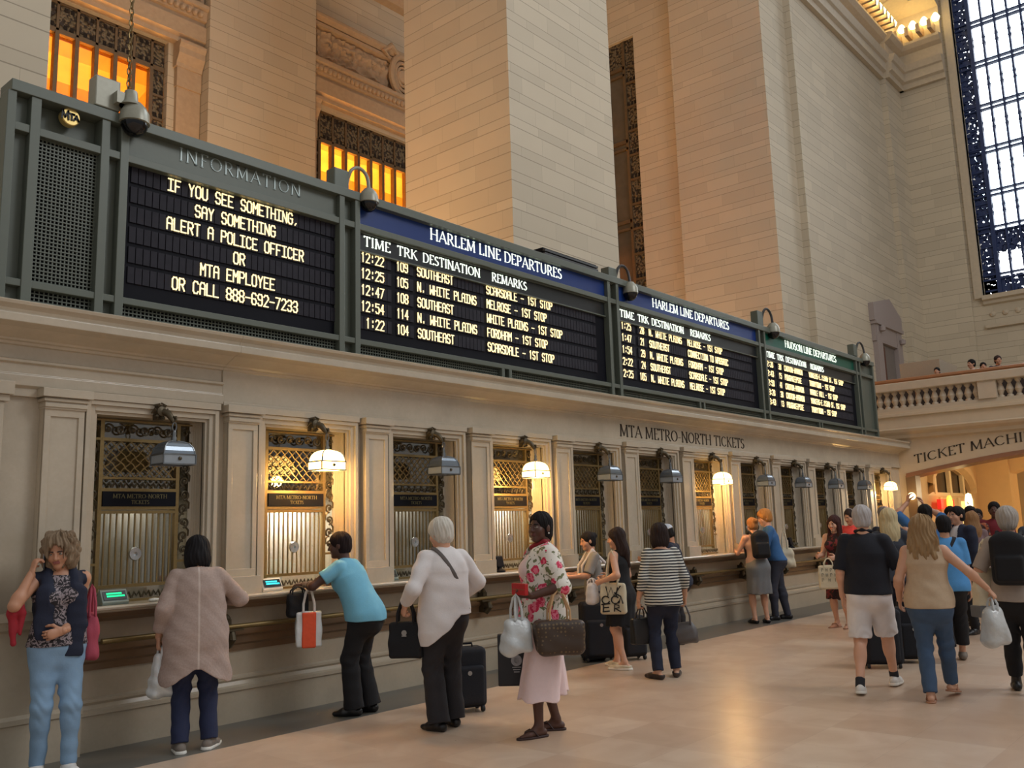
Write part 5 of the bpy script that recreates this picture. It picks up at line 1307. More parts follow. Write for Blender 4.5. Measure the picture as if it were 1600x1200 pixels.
def skirt(name, m, hem=.45, r=.23, top=.98, off=.012, ys=.8, folds=.008, nf=11, split=False):
    def go(S):
        s = S['s']; G = Grid(S['lo']-V3(.1, .1, 0), S['hi']+V3(.1, .1, 0), S['h']); S['torso'](G, off); hz = hem*s; c = S['hipc']
        b = V3((S['ar'][0]+S['al'][0])/2*.5+c[0]*.5, (S['ar'][1]+S['al'][1])/2*.5+c[1]*.5, hz-.06)
        if split:
            for k, a in ((S['kR'], S['ar']), (S['kL'], S['al'])):
                sg = 1 if k is S['kR'] else -1
                e = k+(a-k)*((k[2]-hz)/max(.05, k[2]-a[2])); e = e+(e-k)*.2; G.cone((S['hipR'] if sg > 0 else S['hipL']), e+V3(sg*.035, 0, 0), .105*S['w']*s+off, r*.62, .04, 0, V3(0, 1, 0), .85)
        else: G.cone(c-V3(0, 0, .02), b, .172*S['w']*s+off, r, .06, 0, V3(0, 1, 0), ys)
        G.cutfn(lambda X, Y, Z: hz-Z+.006*np.sin(X*25)); tp = c+S['d']*(top-.90)*s; d = S['d']
        G.cutfn(lambda X, Y, Z: (X-tp[0])*d[0]+(Y-tp[1])*d[1]+(Z-tp[2])*d[2])
        G.warp(lambda X, Y, Z: folds*np.clip((c[2]-Z)/.35, 0, 1)*np.sin(np.arctan2(Y-b[1], X-b[0])*nf+2*np.sin(Z*4))+.001*np.sin(Z*40))
        np_mesh(name, [G.mesh()], m, S['root'])
    return go
def shoe(m, kind='shoe', solem=None, ms=None):
    def go(S):
        for nm in ('R', 'L'):
            a = S['ar'] if nm == 'R' else S['al']; Rf = S['feetv'][nm]; P = lambda x, y, z: a+Rf@V3(x, y, z); h = min(.007, S['h'])
            G = Grid(a-V3(.22, .22, .11), a+V3(.22, .22, .10), h); n_ = Rf[:, 2]
            if kind in ('shoe', 'boot', 'flat'):
                hgt = {'shoe': -.005, 'boot': .06, 'flat': -.035}[kind]
                G.cone(P(0, -.012, .03), P(0, .02, -.03), .041, .045, .02, 0, cut=[(P(0, 0, hgt), n_)]); G.cone(P(0, -.04, -.048), P(0, .09, -.055), .040, .044, .02, 0, cut=[(P(0, 0, hgt), n_)])
                G.cone(P(0, .09, -.055), P(0, .165, -.064), .045, .030, .02, 0, n_, .72)
                c = P(0, 0, -.085); G.cutfn(lambda X, Y, Z: -((X-c[0])*n_[0]+(Y-c[1])*n_[1]+(Z-c[2])*n_[2]))
                o = np_mesh('shoe', [G.mesh()], m, S['root'])
                if solem:
                    G2 = Grid(a-V3(.22, .22, .11), a+V3(.22, .22, .0), h); G2.cone(P(0, -.045, -.078), P(0, .10, -.078), .044, .049, .0, 0); G2.cone(P(0, .10, -.078), P(0, .172, -.078), .049, .034, .0, 0)
                    c2 = P(0, 0, -.060); G2.cutfn(lambda X, Y, Z: np.maximum(-((X-c[0])*n_[0]+(Y-c[1])*n_[1]+(Z-c[2])*n_[2]), (X-c2[0])*n_[0]+(Y-c2[1])*n_[1]+(Z-c2[2])*n_[2]))
                    np_mesh('sole', [G2.mesh()], solem, o)
            else:                                                    # flip-flop or sandal
                G.cone(P(0, -.04, -.080), P(0, .10, -.080), .040, .046, .0, 0); G.cone(P(0, .10, -.08), P(0, .172, -.080), .046, .030, .0, 0); c = P(0, 0, -.086); c2 = P(0, 0, -.068)
                G.cutfn(lambda X, Y, Z: np.maximum(-((X-c[0])*n_[0]+(Y-c[1])*n_[1]+(Z-c[2])*n_[2]), (X-c2[0])*n_[0]+(Y-c2[1])*n_[1]+(Z-c2[2])*n_[2]))
                o = np_mesh('sandal', [G.mesh()], m, S['root'])
                t = MB()
                for sg in (-1, 1): t.tube([tuple(P(sg*.040, .03, -.07)), tuple(P(sg*.028, .07, -.022)), tuple(P(0, .125, -.030)), tuple(P(.004, .135, -.068))], .006, 6)
                t.build('strap', m, o, True)
    return go
def sash(S, grow, half, hip=1):
    """a strap hugging the trunk from one shoulder to the other hip"""
    rt, d = S['rt'], S['d']; G = Grid(S['lo'], S['hi'], .006); S['torso'](G, grow); a = S['neckb']-rt*hip*.085; b = S['hipc']+rt*hip*.17+d*.10; u = unit(b-a); n = unit(rt*hip*u@d*1-d*(u@(rt*hip))) if False else unit(np.cross(S['fw'], u))
    G.cutfn(lambda X, Y, Z: np.abs((X-a[0])*n[0]+(Y-a[1])*n[1]+(Z-a[2])*n[2])-half); c = S['hipc']+d*.05; G.cutfn(lambda X, Y, Z: -((X-c[0])*d[0]+(Y-c[1])*d[1]+(Z-c[2])*d[2])); return G
def worn(S, name, G, m, label=None):
    o = np_mesh(name, [G.mesh()], m, S['root'])
    if label: o['label'] = label
    return o
def to_world(S, p):
    r = S['root']; a = r.rotation_euler[2]; return Vector((r.location[0]+cos(a)*p[0]-sin(a)*p[1], r.location[1]+sin(a)*p[0]+cos(a)*p[1], p[2]+r.location[2]))
def carried(S, name, label, cat, base, rz=0.0, group=None):
    """a carried thing stands at top level: an empty at its own base, turned with its holder"""
    w_ = to_world(S, base); return empty(name, tuple(w_), label, cat, group, S['root'].rotation_euler[2]+radians(rz))
def soft(parent, name, m, lo, hi, h, fn, cut=None, warp=None):
    G = Grid(lo, hi, h); fn(G)
    if cut: G.cutfn(cut)
    if warp: G.warp(warp)
    return np_mesh(name, [G.mesh()], m, parent)
def bag(S, name, label, cat, grip, drop, size, m, hm, rz=0, rad=.03, taper=1.0, handle=(.10, .0), twin=True, bulge=.0, h=.008, hr=.008, extra=None, amp=.003, group=None):
    """a bag whose handles meet at the grip point; drop = grip to bag top; size = full width, depth, height"""
    wd, dp, ht = size; base = V3(grip)-V3(0, 0, drop+ht); o = carried(S, name, label, cat, base, rz, group)
    fn = lambda G: G.sack(wd, dp, ht, min(rad, dp*.48), taper, bulge)
    soft(o, 'body', m, (-wd*.75*max(1, taper), -dp*.75-bulge-.06, -.04), (wd*.75*max(1, taper), dp*.75+bulge+.06, ht+.05), h, fn, None, wrinkle(amp, int(wd*100)) if amp else None)
    hx, hy = handle
    for sg in ((-1, 1) if twin else (0,)):
        y = sg*dp*.30; pts = [(-hx*1.0, y, ht*.93), (-hx*.97, y*.9, ht+drop*.35), (-hx*.5, y*.45, ht+drop*.85), (0, 0, ht+drop), (hx*.5, y*.45, ht+drop*.85), (hx*.97, y*.9, ht+drop*.35), (hx, y, ht*.93)]
        MB().tube(pts, hr, 8).build('handle', hm, o, True)
    if extra: extra(o, wd, dp, ht)
    return o
# ---------------------------------------------------------------- cloth materials with a pattern of their own
def patterned(name, fn, rough=.85):
    m, t, p = _base(name); q = Nodes(m); co = q.n('ShaderNodeTexCoord'); sp = q.n('ShaderNodeSeparateXYZ'); q.l(co.outputs['Object'], sp.inputs[0])
    q.l(fn(q, co.outputs['Object'], sp), q.p.inputs['Base Color']); q.p.inputs['Roughness'].default_value = rough; return m
def noise_(q, v, sc, det=2, dist=0):
    n = q.n('ShaderNodeTexNoise'); n.inputs['Scale'].default_value = sc; n.inputs['Detail'].default_value = det; n.inputs['Distortion'].default_value = dist; q.l(v, n.inputs['Vector']); return n.outputs['Fac']
def stripes(q, v, sp):
    z = q.math('ADD', sp.outputs[2], q.math('MULTIPLY', noise_(q, v, 5), .02)); return q.mixc(q.math('GREATER_THAN', q.math('FRACT', q.math('DIVIDE', z, .030)), .52), lin((212, 210, 200)), lin((34, 36, 44)))
STRIPE = patterned('striped_jersey', stripes)
def floral(q, v, sp):
    vo = q.n('ShaderNodeTexVoronoi'); vo.inputs['Scale'].default_value = 11; q.l(v, vo.inputs['Vector'])
    w = q.n('ShaderNodeTexWhiteNoise', noise_dimensions='3D'); q.l(vo.outputs['Position'], w.inputs['Vector']); d = q.math('ADD', vo.outputs['Distance'], q.math('MULTIPLY', noise_(q, v, 34), .35))
    base = q.mixc(q.math('GREATER_THAN', noise_(q, v, 19, 2, 1), .56), lin((228, 220, 208)), lin((112, 116, 78)))
    a = q.mixc(q.math('GREATER_THAN', noise_(q, v, 40), .5), lin((206, 40, 78)), lin((232, 120, 140)))
    fl = q.math('MULTIPLY', q.math('LESS_THAN', d, .62), q.math('GREATER_THAN', w.outputs['Value'], .45)); return q.mixc(fl, base, a)
FLORAL = patterned('floral_print', floral, .7)
def abstract(q, v, sp): return q.mixc(q.math('GREATER_THAN', noise_(q, v, 26, 3, 2.2), .5), lin((40, 36, 40)), lin((150, 138, 142)))
ABSTRACT = patterned('grey_black_print', abstract)
def maroonp(q, v, sp): return q.mixc(q.math('GREATER_THAN', noise_(q, v, 13, 3, 1), .56), lin((36, 18, 22)), lin((112, 34, 42)))
MAROON = patterned('maroon_print', maroonp)
def plaidp(q, v, sp): return q.mixc(q.math('GREATER_THAN', noise_(q, v, 9, 3, 1), .52), lin((60, 32, 28)), lin((150, 78, 44)))
RUST = patterned('rust_print', plaidp)
def monogram(q, v, sp):
    vo = q.n('ShaderNodeTexVoronoi'); vo.inputs['Scale'].default_value = 34; vo.inputs['Randomness'].default_value = .25; q.l(v, vo.inputs['Vector']); return q.mixc(q.math('LESS_THAN', vo.outputs['Distance'], .30), lin((62, 46, 34)), lin((104, 84, 56)))
MONO = patterned('brown_patterned_leather', monogram, .45)
def knit(q, v, sp):
    s_ = q.math('LESS_THAN', q.math('ABSOLUTE', q.math('ADD', sp.outputs[0], .0)), .007); a = q.mixc(noise_(q, v, 90), lin((164, 142, 132)), lin((194, 172, 160))); return q.mixc(s_, a, lin((206, 188, 176)))
KNIT = patterned('taupe_knit', knit)
bp_ = Nodes(KNIT); wv = bp_.n('ShaderNodeTexWave'); wv.inputs['Scale'].default_value = 60; wv.bands_direction = 'Z'; wv.inputs['Distortion'].default_value = 1.5; c_ = bp_.n('ShaderNodeTexCoord'); bp_.l(c_.outputs['Object'], wv.inputs['Vector'])
bb_ = bp_.n('ShaderNodeBump'); bb_.inputs['Strength'].default_value = .5; bb_.inputs['Distance'].default_value = .006; bp_.l(wv.outputs['Fac'], bb_.inputs['Height']); bp_.l(bb_.outputs[0], bp_.p.inputs['Normal'])
LJEAN = fabric('pale_denim', (128, 158, 186), scale=9, var=.22); DJEAN = fabric('mid_denim', (62, 84, 112), scale=9, var=.25); NAVY = fabric('navy_cloth', (26, 32, 52)); NAVYP = fabric('navy_trouser', (36, 44, 74)); BLACKC = fabric('black_cloth', (20, 20, 24), var=.2)
CHAR = fabric('charcoal_cloth', (40, 37, 40)); WHITEC = fabric('white_linen', (222, 216, 214), var=.05); SKYB = fabric('sky_blue_cotton', (118, 186, 214), var=.06); PINKC = fabric('pale_pink_cotton', (232, 206, 204), var=.05); TANC = fabric('sand_jersey', (186, 162, 134)); TEAL = fabric('denim_blue_tee', (52, 98, 148))
GREYS = fabric('grey_skirt_cloth', (112, 114, 116)); GREYT = fabric('grey_tee', (138, 134, 128)); CORAL = fabric('coral_cotton', (226, 78, 74)); CREAMC = fabric('cream_canvas', (216, 204, 176), var=.06); DKGREY = fabric('dark_grey_top', (52, 56, 66)); ROYAL = fabric('azure_tee', (76, 140, 196)); STONEC = fabric('stone_tee', (164, 150, 138)); SHORTS = fabric('white_shorts_cloth', (226, 220, 218), var=.05)
BLSHOE = mat('black_leather', (24, 22, 22), .4); WHSHOE = mat('white_leather', (222, 218, 212), .5); RUBW = mat('white_rubber', (230, 226, 216), .6); GRSHOE = mat('grey_suede', (126, 116, 106), .8); BRSHOE = mat('tan_leather', (168, 120, 92), .5); DARKLEA = mat('dark_brown_leather', (48, 36, 32), .4); TANLEA = mat('pale_leather_strap', (190, 150, 106), .5); GREYLEA = mat('grey_leather', (82, 76, 74), .45)
PLASTIC = mat('thin_white_plastic', (222, 226, 226), .3, scale=12, var=.06, bump=.5, bscale=26, coat=.2); REDLEA = mat('red_leather', (178, 22, 26), .35); PHONE = mat('phone_black', (18, 18, 20), .15); PINKCL = fabric('rose_cloth', (168, 70, 88)); LUGG = fabric('black_nylon', (22, 24, 32), bump=.3, bscale=200)
LETB = mat('black_print', (24, 22, 22), .7)

# ---- woman on the phone, leaning against the wall
def vest(S):
    s = S['s']; fw, rt, d, c = S['fw'], S['rt'], S['d'], S['chest']; G = Grid(S['lo'], S['hi'], S['h']); S['torso'](G, .024); hz = .90
    G.cutfn(lambda X, Y, Z: hz-Z+0*X); nc = S['neckb']+d*.02
    G.cutfn(lambda X, Y, Z: np.where((X-nc[0])**2+(Y-nc[1])**2 < .10**2, Z-nc[2], -1.))
    G.cutfn(lambda X, Y, Z: np.where((Y-c[1])*fw[1]+(X-c[0])*fw[0] > .0, .085-np.abs((X-c[0])*rt[0]+(Y-c[1])*rt[1]), -1.))
    for sg in (-1, 1): G.ell(S['shR' if sg > 0 else 'shL']+rt*sg*.062, (.055, .09, .10), None, .01, 0, 's')
    for sg, zb in ((1, .92), (-1, .80)):
        pts = [S['neckb']+rt*sg*.075+fw*.01+V3(0, 0, .03), c+rt*sg*.10+fw*.115, S['waist']+rt*sg*.105+fw*.105, V3(sg*.095, .12, zb)]; rr = [.03, .062, .066, .056]
        for i in range(3): G.cone(pts[i], pts[i+1], rr[i], rr[i+1], .02, 0, fw, .42)
    G.cutfn(lambda X, Y, Z: np.where(X < -.0, .805+.10*(X+.09)-Z, .925-Z))
    G.path([S['neckb']+rt*.06-fw*.045+V3(0, 0, .05), S['neckb']-fw*.075+V3(0, 0, .05), S['neckb']-rt*.06-fw*.045+V3(0, 0, .05)], .03, .02)
    G.warp(wrinkle(.004, 3)); worn(S, 'vest', G, NAVY, 'navy open sleeveless vest')
S = person('woman with curly grey-blond hair talking on a phone, leaning on the wall in pale jeans', (2.84, 6.86), -104, 1.655, 'tan', ('curly', (132, 112, 90)),
    [shirt('tank_top', ABSTRACT, .015, 0, .90, .015, 0, .035), vest], pants('jeans', LJEAN, .011, .98), shoe(WHSHOE, 'shoe', RUBW), yaw=-22, pitch=14, roll=4, lean=-3, R=(.19, .085, 1.385), Re=(.45, .25, -1), Rh=((-.25, -.22, .95), .8), Rp=(-.9, -.3, -.1),
    Lh=(-.02, .165, .985), Le=(-.45, -1, -.3), Lw=((1, .25, -.25), .7), Lp=(0, -1, 0), feet={'R': (.085, .03, .085), 'L': (-.10, .12, .085), 'ry': -12, 'ly': 10}, w=1.02, h=.0065, hi=True, hipshift=-.01)
q = S['hc']+S['hd']@V3(.083, .045, -.045)
o = carried(S, 'mobile_phone', 'black mobile phone held to the ear of the curly-haired woman', 'phone', q); o.rotation_euler[2] += radians(-22)
MB().box(-.006, .006, -.035, .035, -.065, .065).build('body', PHONE, o, bevel=.004); MB().box(.006, .0085, -.028, .028, -.05, .05).build('glint_panel', mat('phone_glint_white', (235, 238, 240), .1), o)  # near-white panel paints the glint on the black phone
o = carried(S, 'scarf', 'red scarf hanging from the raised forearm of the woman on the phone', 'scarf', (.27, .08, .92))
soft(o, 'cloth', mat('red_scarf_cloth', (158, 36, 48), .85, scale=20, var=.2), (-.12, -.10, -.02), (.12, .10, .36), .007, lambda G: (G.path([(0, 0, .30), (.02, 0, .2), (.01, 0, .0)], [.030, .036, .022], .02), G.path([(0, 0, .31), (-.035, .01, .2), (-.03, .01, .06)], [.026, .03, .018], .02)), None, wrinkle(.006, 5))
bag(S, 'shoulder_bag', 'rose cloth bag hanging at the hip of the woman on the phone', 'bag', (-.235, -.05, 1.28), .20, (.11, .20, .34), PINKCL, PINKCL, 0, .04, .8, (.02, 0), True, .01, .007, .010, None, .006)

# ---- woman in the taupe cardigan at the first window
def card_hem(X, Y): return .62-.12*np.clip((np.abs(X)-.02)/.2, 0, 1)+.0*Y
S = person('woman in a long taupe knitted cardigan with a black bob, seen from behind', (3.80, 6.62), 66, 1.615, 'light', ('bob', (24, 22, 24)), shirt('cardigan', KNIT, .030, 1.75, .60, .055, 0, .03, .004, .03, sr=.022, hemfn=card_hem),
    pants('trousers', NAVYP, .016, .99, .012), shoe(GRSHOE, 'shoe', RUBW), pitch=26, lean=4, R=(.20, .26, 1.11), Re=(.8, -.7, -.3), Rh=((-.3, 1, .1), .6), Lh=(-.27, .06, .86), Lw=((0, .1, -1), .9),
    feet={'R': (.115, .02, .085), 'L': (-.10, -.02, .085), 'ry': -28, 'ly': 4}, w=1.14, h=.0065)
bag(S, 'plastic_bag', 'crumpled white plastic bag in the left hand of the woman in the taupe cardigan', 'bag', S['gripL'], .05, (.20, .14, .33), PLASTIC, PLASTIC, 20, .05, .55, (.015, 0), True, .02, .007, .010, None, .009)

# ---- woman in sky blue bending over the counter
S = person('woman in a sky blue shirt and black trousers bending over the counter', (5.42, 6.62), 118, 1.66, 'deep', ('short', (34, 22, 22)), shirt('shirt', SKYB, .018, .62, .84, .02, .0, .0, .003, .01), pants('trousers', BLACKC, .014, 1.0, .03, wide=.012), shoe(BLSHOE, 'shoe'),
    yaw=8, pitch=6, lean=24, R=(.27, .34, 1.15), Re=(.8, -.6, .1), Rh=((-.4, .9, 0), .4), Lh=(-.10, .50, 1.15), Le=(-.9, -.5, -.2), Lw=((.35, 1, 0), .4), Lp=(0, 0, -1), feet={'R': (.10, -.06, .085), 'L': (-.09, .02, .085), 'ry': -6, 'ly': 10}, w=1.10, h=.0065)
gp_ = S['wL']*.45+S['eL']*.55
def sides(o, w, d, h):
    for sg in (-1, 1): MB().box(sg*w*.5-.004, sg*w*.5+.004, -d*.42, d*.42, .01, h*.97).build('white_side', PLASTIC, o, bevel=.003)
ORANGEP = mat('orange_shiny_plastic', (232, 84, 44), .3, bump=.3, bscale=20); WHSTRAP = mat('white_webbing', (216, 212, 206), .7)
G_ = gp_-V3(0, 0, .03)
def orange_panel(o, w, d, h):
    soft(o, 'orange_panel', ORANGEP, (-.12, -.12, -.02), (.12, .12, h+.02), .006, lambda G: G.rbox((0, 0, h/2-.003), (w*.27, d*.5+.011, h*.5), .012), None, wrinkle(.002, 2))
bag(S, 'shopping_bag', 'orange and white shopping bag hanging from the arm of the woman in sky blue', 'bag', G_, .20, (.23, .13, .31), PLASTIC, WHSTRAP, -62, .02, .98, (.05, 0), True, .0, .006, .011, orange_panel, .003)
bag(S, 'handbag', 'black handbag held between the counter and the woman in sky blue', 'bag', gp_+V3(-.02, .10, -.01), .05, (.20, .09, .22), BLACKC, BLACKC, -40, .03, 1.0, (.06, 0), True, .01, .007, .008)

# ---- white-haired person with the black tote
def strap(S):
    c, fw, rt, d = S['chest'], S['fw'], S['rt'], S['d']; b = S['neckb']
    pts = [c-rt*.04+fw*.15, b-rt*.085+fw*.03+V3(0, 0, .025), b-rt*.075-fw*.05+V3(0, 0, .02), c+d*.06+rt*.0-fw*.137, c-d*.03+rt*.08-fw*.128, S['waist']+rt*.155-fw*.05, S['waist']+rt*.16+fw*.06]
    worn(S, 'shoulder_strap', sash(S, .050, .017), mat('grey_strap', (92, 84, 80), .7))
S = person('white-haired person in a white shirt and charcoal trousers, seen from behind', (5.42, 5.52), 72, 1.70, 'fair', ('puffy', (206, 200, 188)), shirt('shirt', WHITEC, .026, 1.8, .80, .03, 0, -.012, .0045, .025, sr=.022, hemfn=lambda X, Y: .83-.16*np.clip(-(X+.02)/.17, -.5, 1)),
    pants('trousers', CHAR, .02, 1.0, .022, wide=.012), shoe(BLSHOE, 'shoe'), yaw=22, pitch=10, R=(.24, .22, 1.02), Re=(1, -.7, -.2), Rh=((-.5, .8, .1), .6), Lh=(-.30, .12, 1.0), Le=(-.5, -1, -.2), Lw=((.05, .55, -.8), .8),
    feet={'R': (.10, .05, .085), 'L': (-.09, -.05, .085), 'ry': -4, 'ly': 22}, w=1.08, h=.0065, fem=False, sh=.166, extra=[strap])
def emblem(o, w, d, h):
    m = MB(); m.lathe([(.0, 0), (.022, 0), (.022, .003), (0, .003)], (.0, -d*.5-.012, h*.72), 16, axis='y'); m.box(-.02, .02, -d*.5-.012, -d*.5-.009, h*.62, h*.65); m.build('emblem', mat('grey_print', (150, 146, 140), .6), o)
bag(S, 'tote_bag', 'black tote bag with small grey emblem carried by the white-haired person', 'bag', S['wL']+V3(.02, .03, .06), .20, (.29, .11, .29), BLACKC, BLACKC, -40, .03, 1.0, (.07, 0), True, .0, .007, .010, emblem, .004)

# ---- woman in the floral shirt looking back
def pinktop(S):
    G = Grid(S['lo'], S['hi'], S['h']); S['torso'](G, .010); hz = .86; G.cutfn(lambda X, Y, Z: hz-Z+0*X)
    nc = S['neckb']+S['d']*.0; fw = S['fw']; G.cutfn(lambda X, Y, Z: np.where((X-nc[0])**2+(Y-nc[1])**2 < .11**2, (Z-nc[2])+.6*((X-nc[0])*fw[0]+(Y-nc[1])*fw[1]), -1.)); G.ell(S['chest']+fw*.10-V3(0, 0, .02), (.14, .085, .09), None, .05, 0); G.ell(S['waist']+fw*.06, (.14, .10, .10), None, .06, 0); worn(S, 'pink_top', G, PINKC)
def scarf_(S):
    G = Grid(S['hc']-.3, S['hc']+.2, .006); b = S['neckb']; fw, rt = S['fw'], S['rt']; G.path([b-fw*.05+V3(0, 0, .05), b+rt*.065+V3(0, 0, .045), b+fw*.085+V3(0, 0, .0), b-rt*.065+V3(0, 0, .045), b-fw*.05+V3(0, 0, .05)], .018, .01); worn(S, 'red_neckerchief', G, mat('dark_red_cloth', (138, 26, 36), .8))
def earring(S):
    for sg in (-1, 1): MB().lathe([(0, -.008), (.008, 0), (0, .008)], tuple(S['hc']+S['hd']@V3(sg*.088, -.005, -.045)), 10).build('earring', mat('pearl', (230, 224, 214), .2), S['root'], True)
S = person('woman in a floral shirt and pale pink culottes turning her head to look back', (5.75, 4.715), 146, 1.725, 'deep', ('pulled', (22, 18, 18)), [pinktop, shirt('floral_shirt', FLORAL, .022, 1.12, .80, .03, 0, .0, .003, .025, True, sr=.024)],
    skirt('culottes', PINKC, .29, .31, .98, .016, .8, .009, 9, True), shoe(mat('dark_brown_sandal', (52, 30, 26), .6), 'flip'), yaw=34, pitch=-2, Lh=(-.25, .17, 1.08), Le=(-.5, -1, -.5), Lw=((.2, .95, .12), .75), Lp=(.55, 0, .8),
    R=(.21, .12, .95), Re=(.8, -.8, -.5), Rh=((0, .5, -1), .9), feet={'R': (.09, -.10, .085), 'L': (-.10, .10, .085), 'ry': -12, 'ly': 14}, w=1.22, h=.0065, hi=True, extra=[scarf_, earring])
o = carried(S, 'wallet', 'red leather wallet in the hand of the woman in the floral shirt', 'wallet', S['gripL']+V3(-.02, .02, .005), 20); MB().box(-.10, .08, -.02, .015, -.03, .06).build('wallet_body', REDLEA, o, bevel=.006); MB().box(-.095, .075, -.022, .017, .012, .016).build('zip', BRASS, o)
def boxin(o, w, d, h): MB().box(-w*.36, w*.36, -d*.3, d*.3, .012, .07).build('contents', mat('grey_box', (98, 104, 108), .6), o)
CLEARP = mat('milky_plastic', (222, 226, 226), .25, scale=14, var=.08, bump=.6, bscale=24, trans=.35)
bag(S, 'plastic_bag', 'milky plastic carrier bag holding a grey box, carried by the floral-shirt woman', 'bag', S['gripL']+V3(-.03, .05, -.02), .17, (.25, .13, .28), CLEARP, CLEARP, -75, .05, .80, (.03, 0), True, .02, .0065, .010, None, .008)
def trim_(o, w, d, h):
    MB().tube([(-w*.48, -d*.45, h*.95), (0, -d*.55, h*1.0), (w*.48, -d*.45, h*.95)], .006, 6).build('leather_trim', TANLEA, o, True)
    for sg in (-1, 1): MB().box(sg*.075-.012, sg*.075+.012, -d*.5-.02, -d*.5-.008, h*.62, h*.96).build('strap_tab', TANLEA, o)
bag(S, 'handbag', 'large brown patterned handbag with tan handles on the arm of the floral-shirt woman', 'bag', S['eL']+V3(-.03, .05, -.03), .22, (.36, .19, .26), MONO, TANLEA, 84, .05, 1.12, (.08, 0), True, .01, .007, .009, trim_, .003)
def crest(o, w, d, h):
    for yy in (-1,):
        m = MB(); m.lathe([(.034, 0), (.044, 0), (.044, .004), (.034, .004)], (0, -d/2-.014, h*.50), 22, axis='y'); m.lathe([(0, 0), (.022, 0), (.022, .004), (0, .004)], (0, -d/2-.014, h*.50), 14, axis='y')
        for i in range(3): m.box(-.035+.006*i, .035-.006*i, -d/2-.014, -d/2-.010, h*.36-i*.018, h*.36-i*.018+.007)
        m.build('emblem', mat('silver_print', (148, 146, 148), .4), o)
bag(S, 'shopping_bag', 'stiff black paper shopping bag with a round silver emblem, beside the pink culottes', 'bag', S['gripR']+V3(.0, .03, -.02), .10, (.30, .13, .40), mat('black_paper', (22, 20, 26), .45), BLACKC, -105, .008, 1.0, (.06, 0), True, .0, .007, .004, crest, .0)

# ---- suitcases
def suitcase(x, y, rz, wd, dp, ht, label, handle=.35, group=None):
    o = empty('suitcase', (x, y, 0), label, 'suitcase', group, radians(rz))
    soft(o, 'shell', LUGG, (-wd*.6, -dp*.7, 0), (wd*.6, dp*.7, ht+.03), .009, lambda G: G.rbox((0, 0, .04+(ht-.04)/2), (wd/2, dp/2, (ht-.04)/2), .05))
    soft(o, 'front_pocket', LUGG, (-wd*.6, -dp*.9, 0), (wd*.6, 0, ht), .009, lambda G: G.rbox((0, -dp*.5, .06+ht*.32), (wd*.40, .04, ht*.30), .03))
    for sx in (-1, 1):
        for sy in (-1, 1): MB().lathe([(0, -.014), (.026, -.014), (.03, 0), (.026, .014), (0, .014)], (sx*wd*.38, sy*dp*.38, .03), 14, axis='x').build('wheel', mat('wheel_rubber', (30, 30, 32), .6), o, True)
    if handle:
        m = MB(); m.tube([(-wd*.22, dp*.30, ht-.02), (-wd*.22, dp*.30, ht+handle)], .009, 8); m.tube([(wd*.22, dp*.30, ht-.02), (wd*.22, dp*.30, ht+handle)], .009, 8); m.build('pull_tube', mat('aluminium', (150, 150, 152), .3, .8), o, True)
        MB().tube([(-wd*.24, dp*.30, ht+handle), (wd*.24, dp*.30, ht+handle)], .014, 8).build('grip', BLACKP, o, True)
    MB().tube([(-.07, -dp*.1, ht-.005), (-.06, -dp*.1, ht+.03), (.06, -dp*.1, ht+.03), (.07, -dp*.1, ht-.005)], .010, 8).build('top_handle', BLACKP, o, True)
    m = MB().lathe([(0, 0), (.02, 0), (.02, .004), (0, .004)], (0, -dp*.5-.044, ht*.62), 14, axis='y').build('badge', mat('badge_silver', (180, 180, 180), .3, .7), o)
    return o
suitcase(6.02, 5.88, -28, .36, .22, .56, 'navy black upright suitcase standing behind the white-haired person', 0)
suitcase(9.10, 6.62, -40, .44, .26, .70, 'tall black suitcase with raised pull handle beside the counter', .38)
suitcase(9.38, 6.34, -30, .34, .22, .52, 'smaller black suitcase in front of the tall one by the counter', 0)
suitcase(10.22, 3.66, -60, .42, .26, .62, 'black wheeled suitcase behind the legs of the man in white shorts', 0)
suitcase(10.75, 3.50, -60, .36, .24, .60, 'black wheeled suitcase left of the woman in jeans', 0)

# ---- woman with the bun at the counter
def straps2(S):
    G = Grid(S['lo'], S['hi'], .008); c, fw, rt = S['chest'], S['fw'], S['rt']
    for sg in (-1, 1): G.path([c+rt*sg*.09+fw*.155-V3(0, 0, .1), c+rt*sg*.085+fw*.15, S['neckb']+rt*sg*.09+V3(0, 0, .03), c+rt*sg*.09-fw*.14], .017, .01)
    worn(S, 'bag_straps', G, WHITEC)
S = person('woman with dark hair in a bun and grey tee holding a ticket at the counter', (9.20, 6.72), 142, 1.535, 'light', ('bun', (26, 22, 22)), shirt('tee_shirt', GREYT, .014, .9, .84), pants('trousers', NAVY, .012), shoe(BLSHOE), yaw=6, pitch=10, lean=6, R=(.12, .34, 1.02), Lh=(-.14, .36, 1.0), Lw=((.3, 1, .1), .6), Rh=((-.3, 1, 0), .6), h=.009, extra=[straps2])
o = carried(S, 'ticket', 'small white paper ticket in the hand of the woman with a bun', 'ticket', S['gripL']+V3(0, .05, .0), 0); MB().box(-.03, .03, -.01, .09, -.002, .001).build('paper', mat('white_card', (226, 228, 228), .6), o)

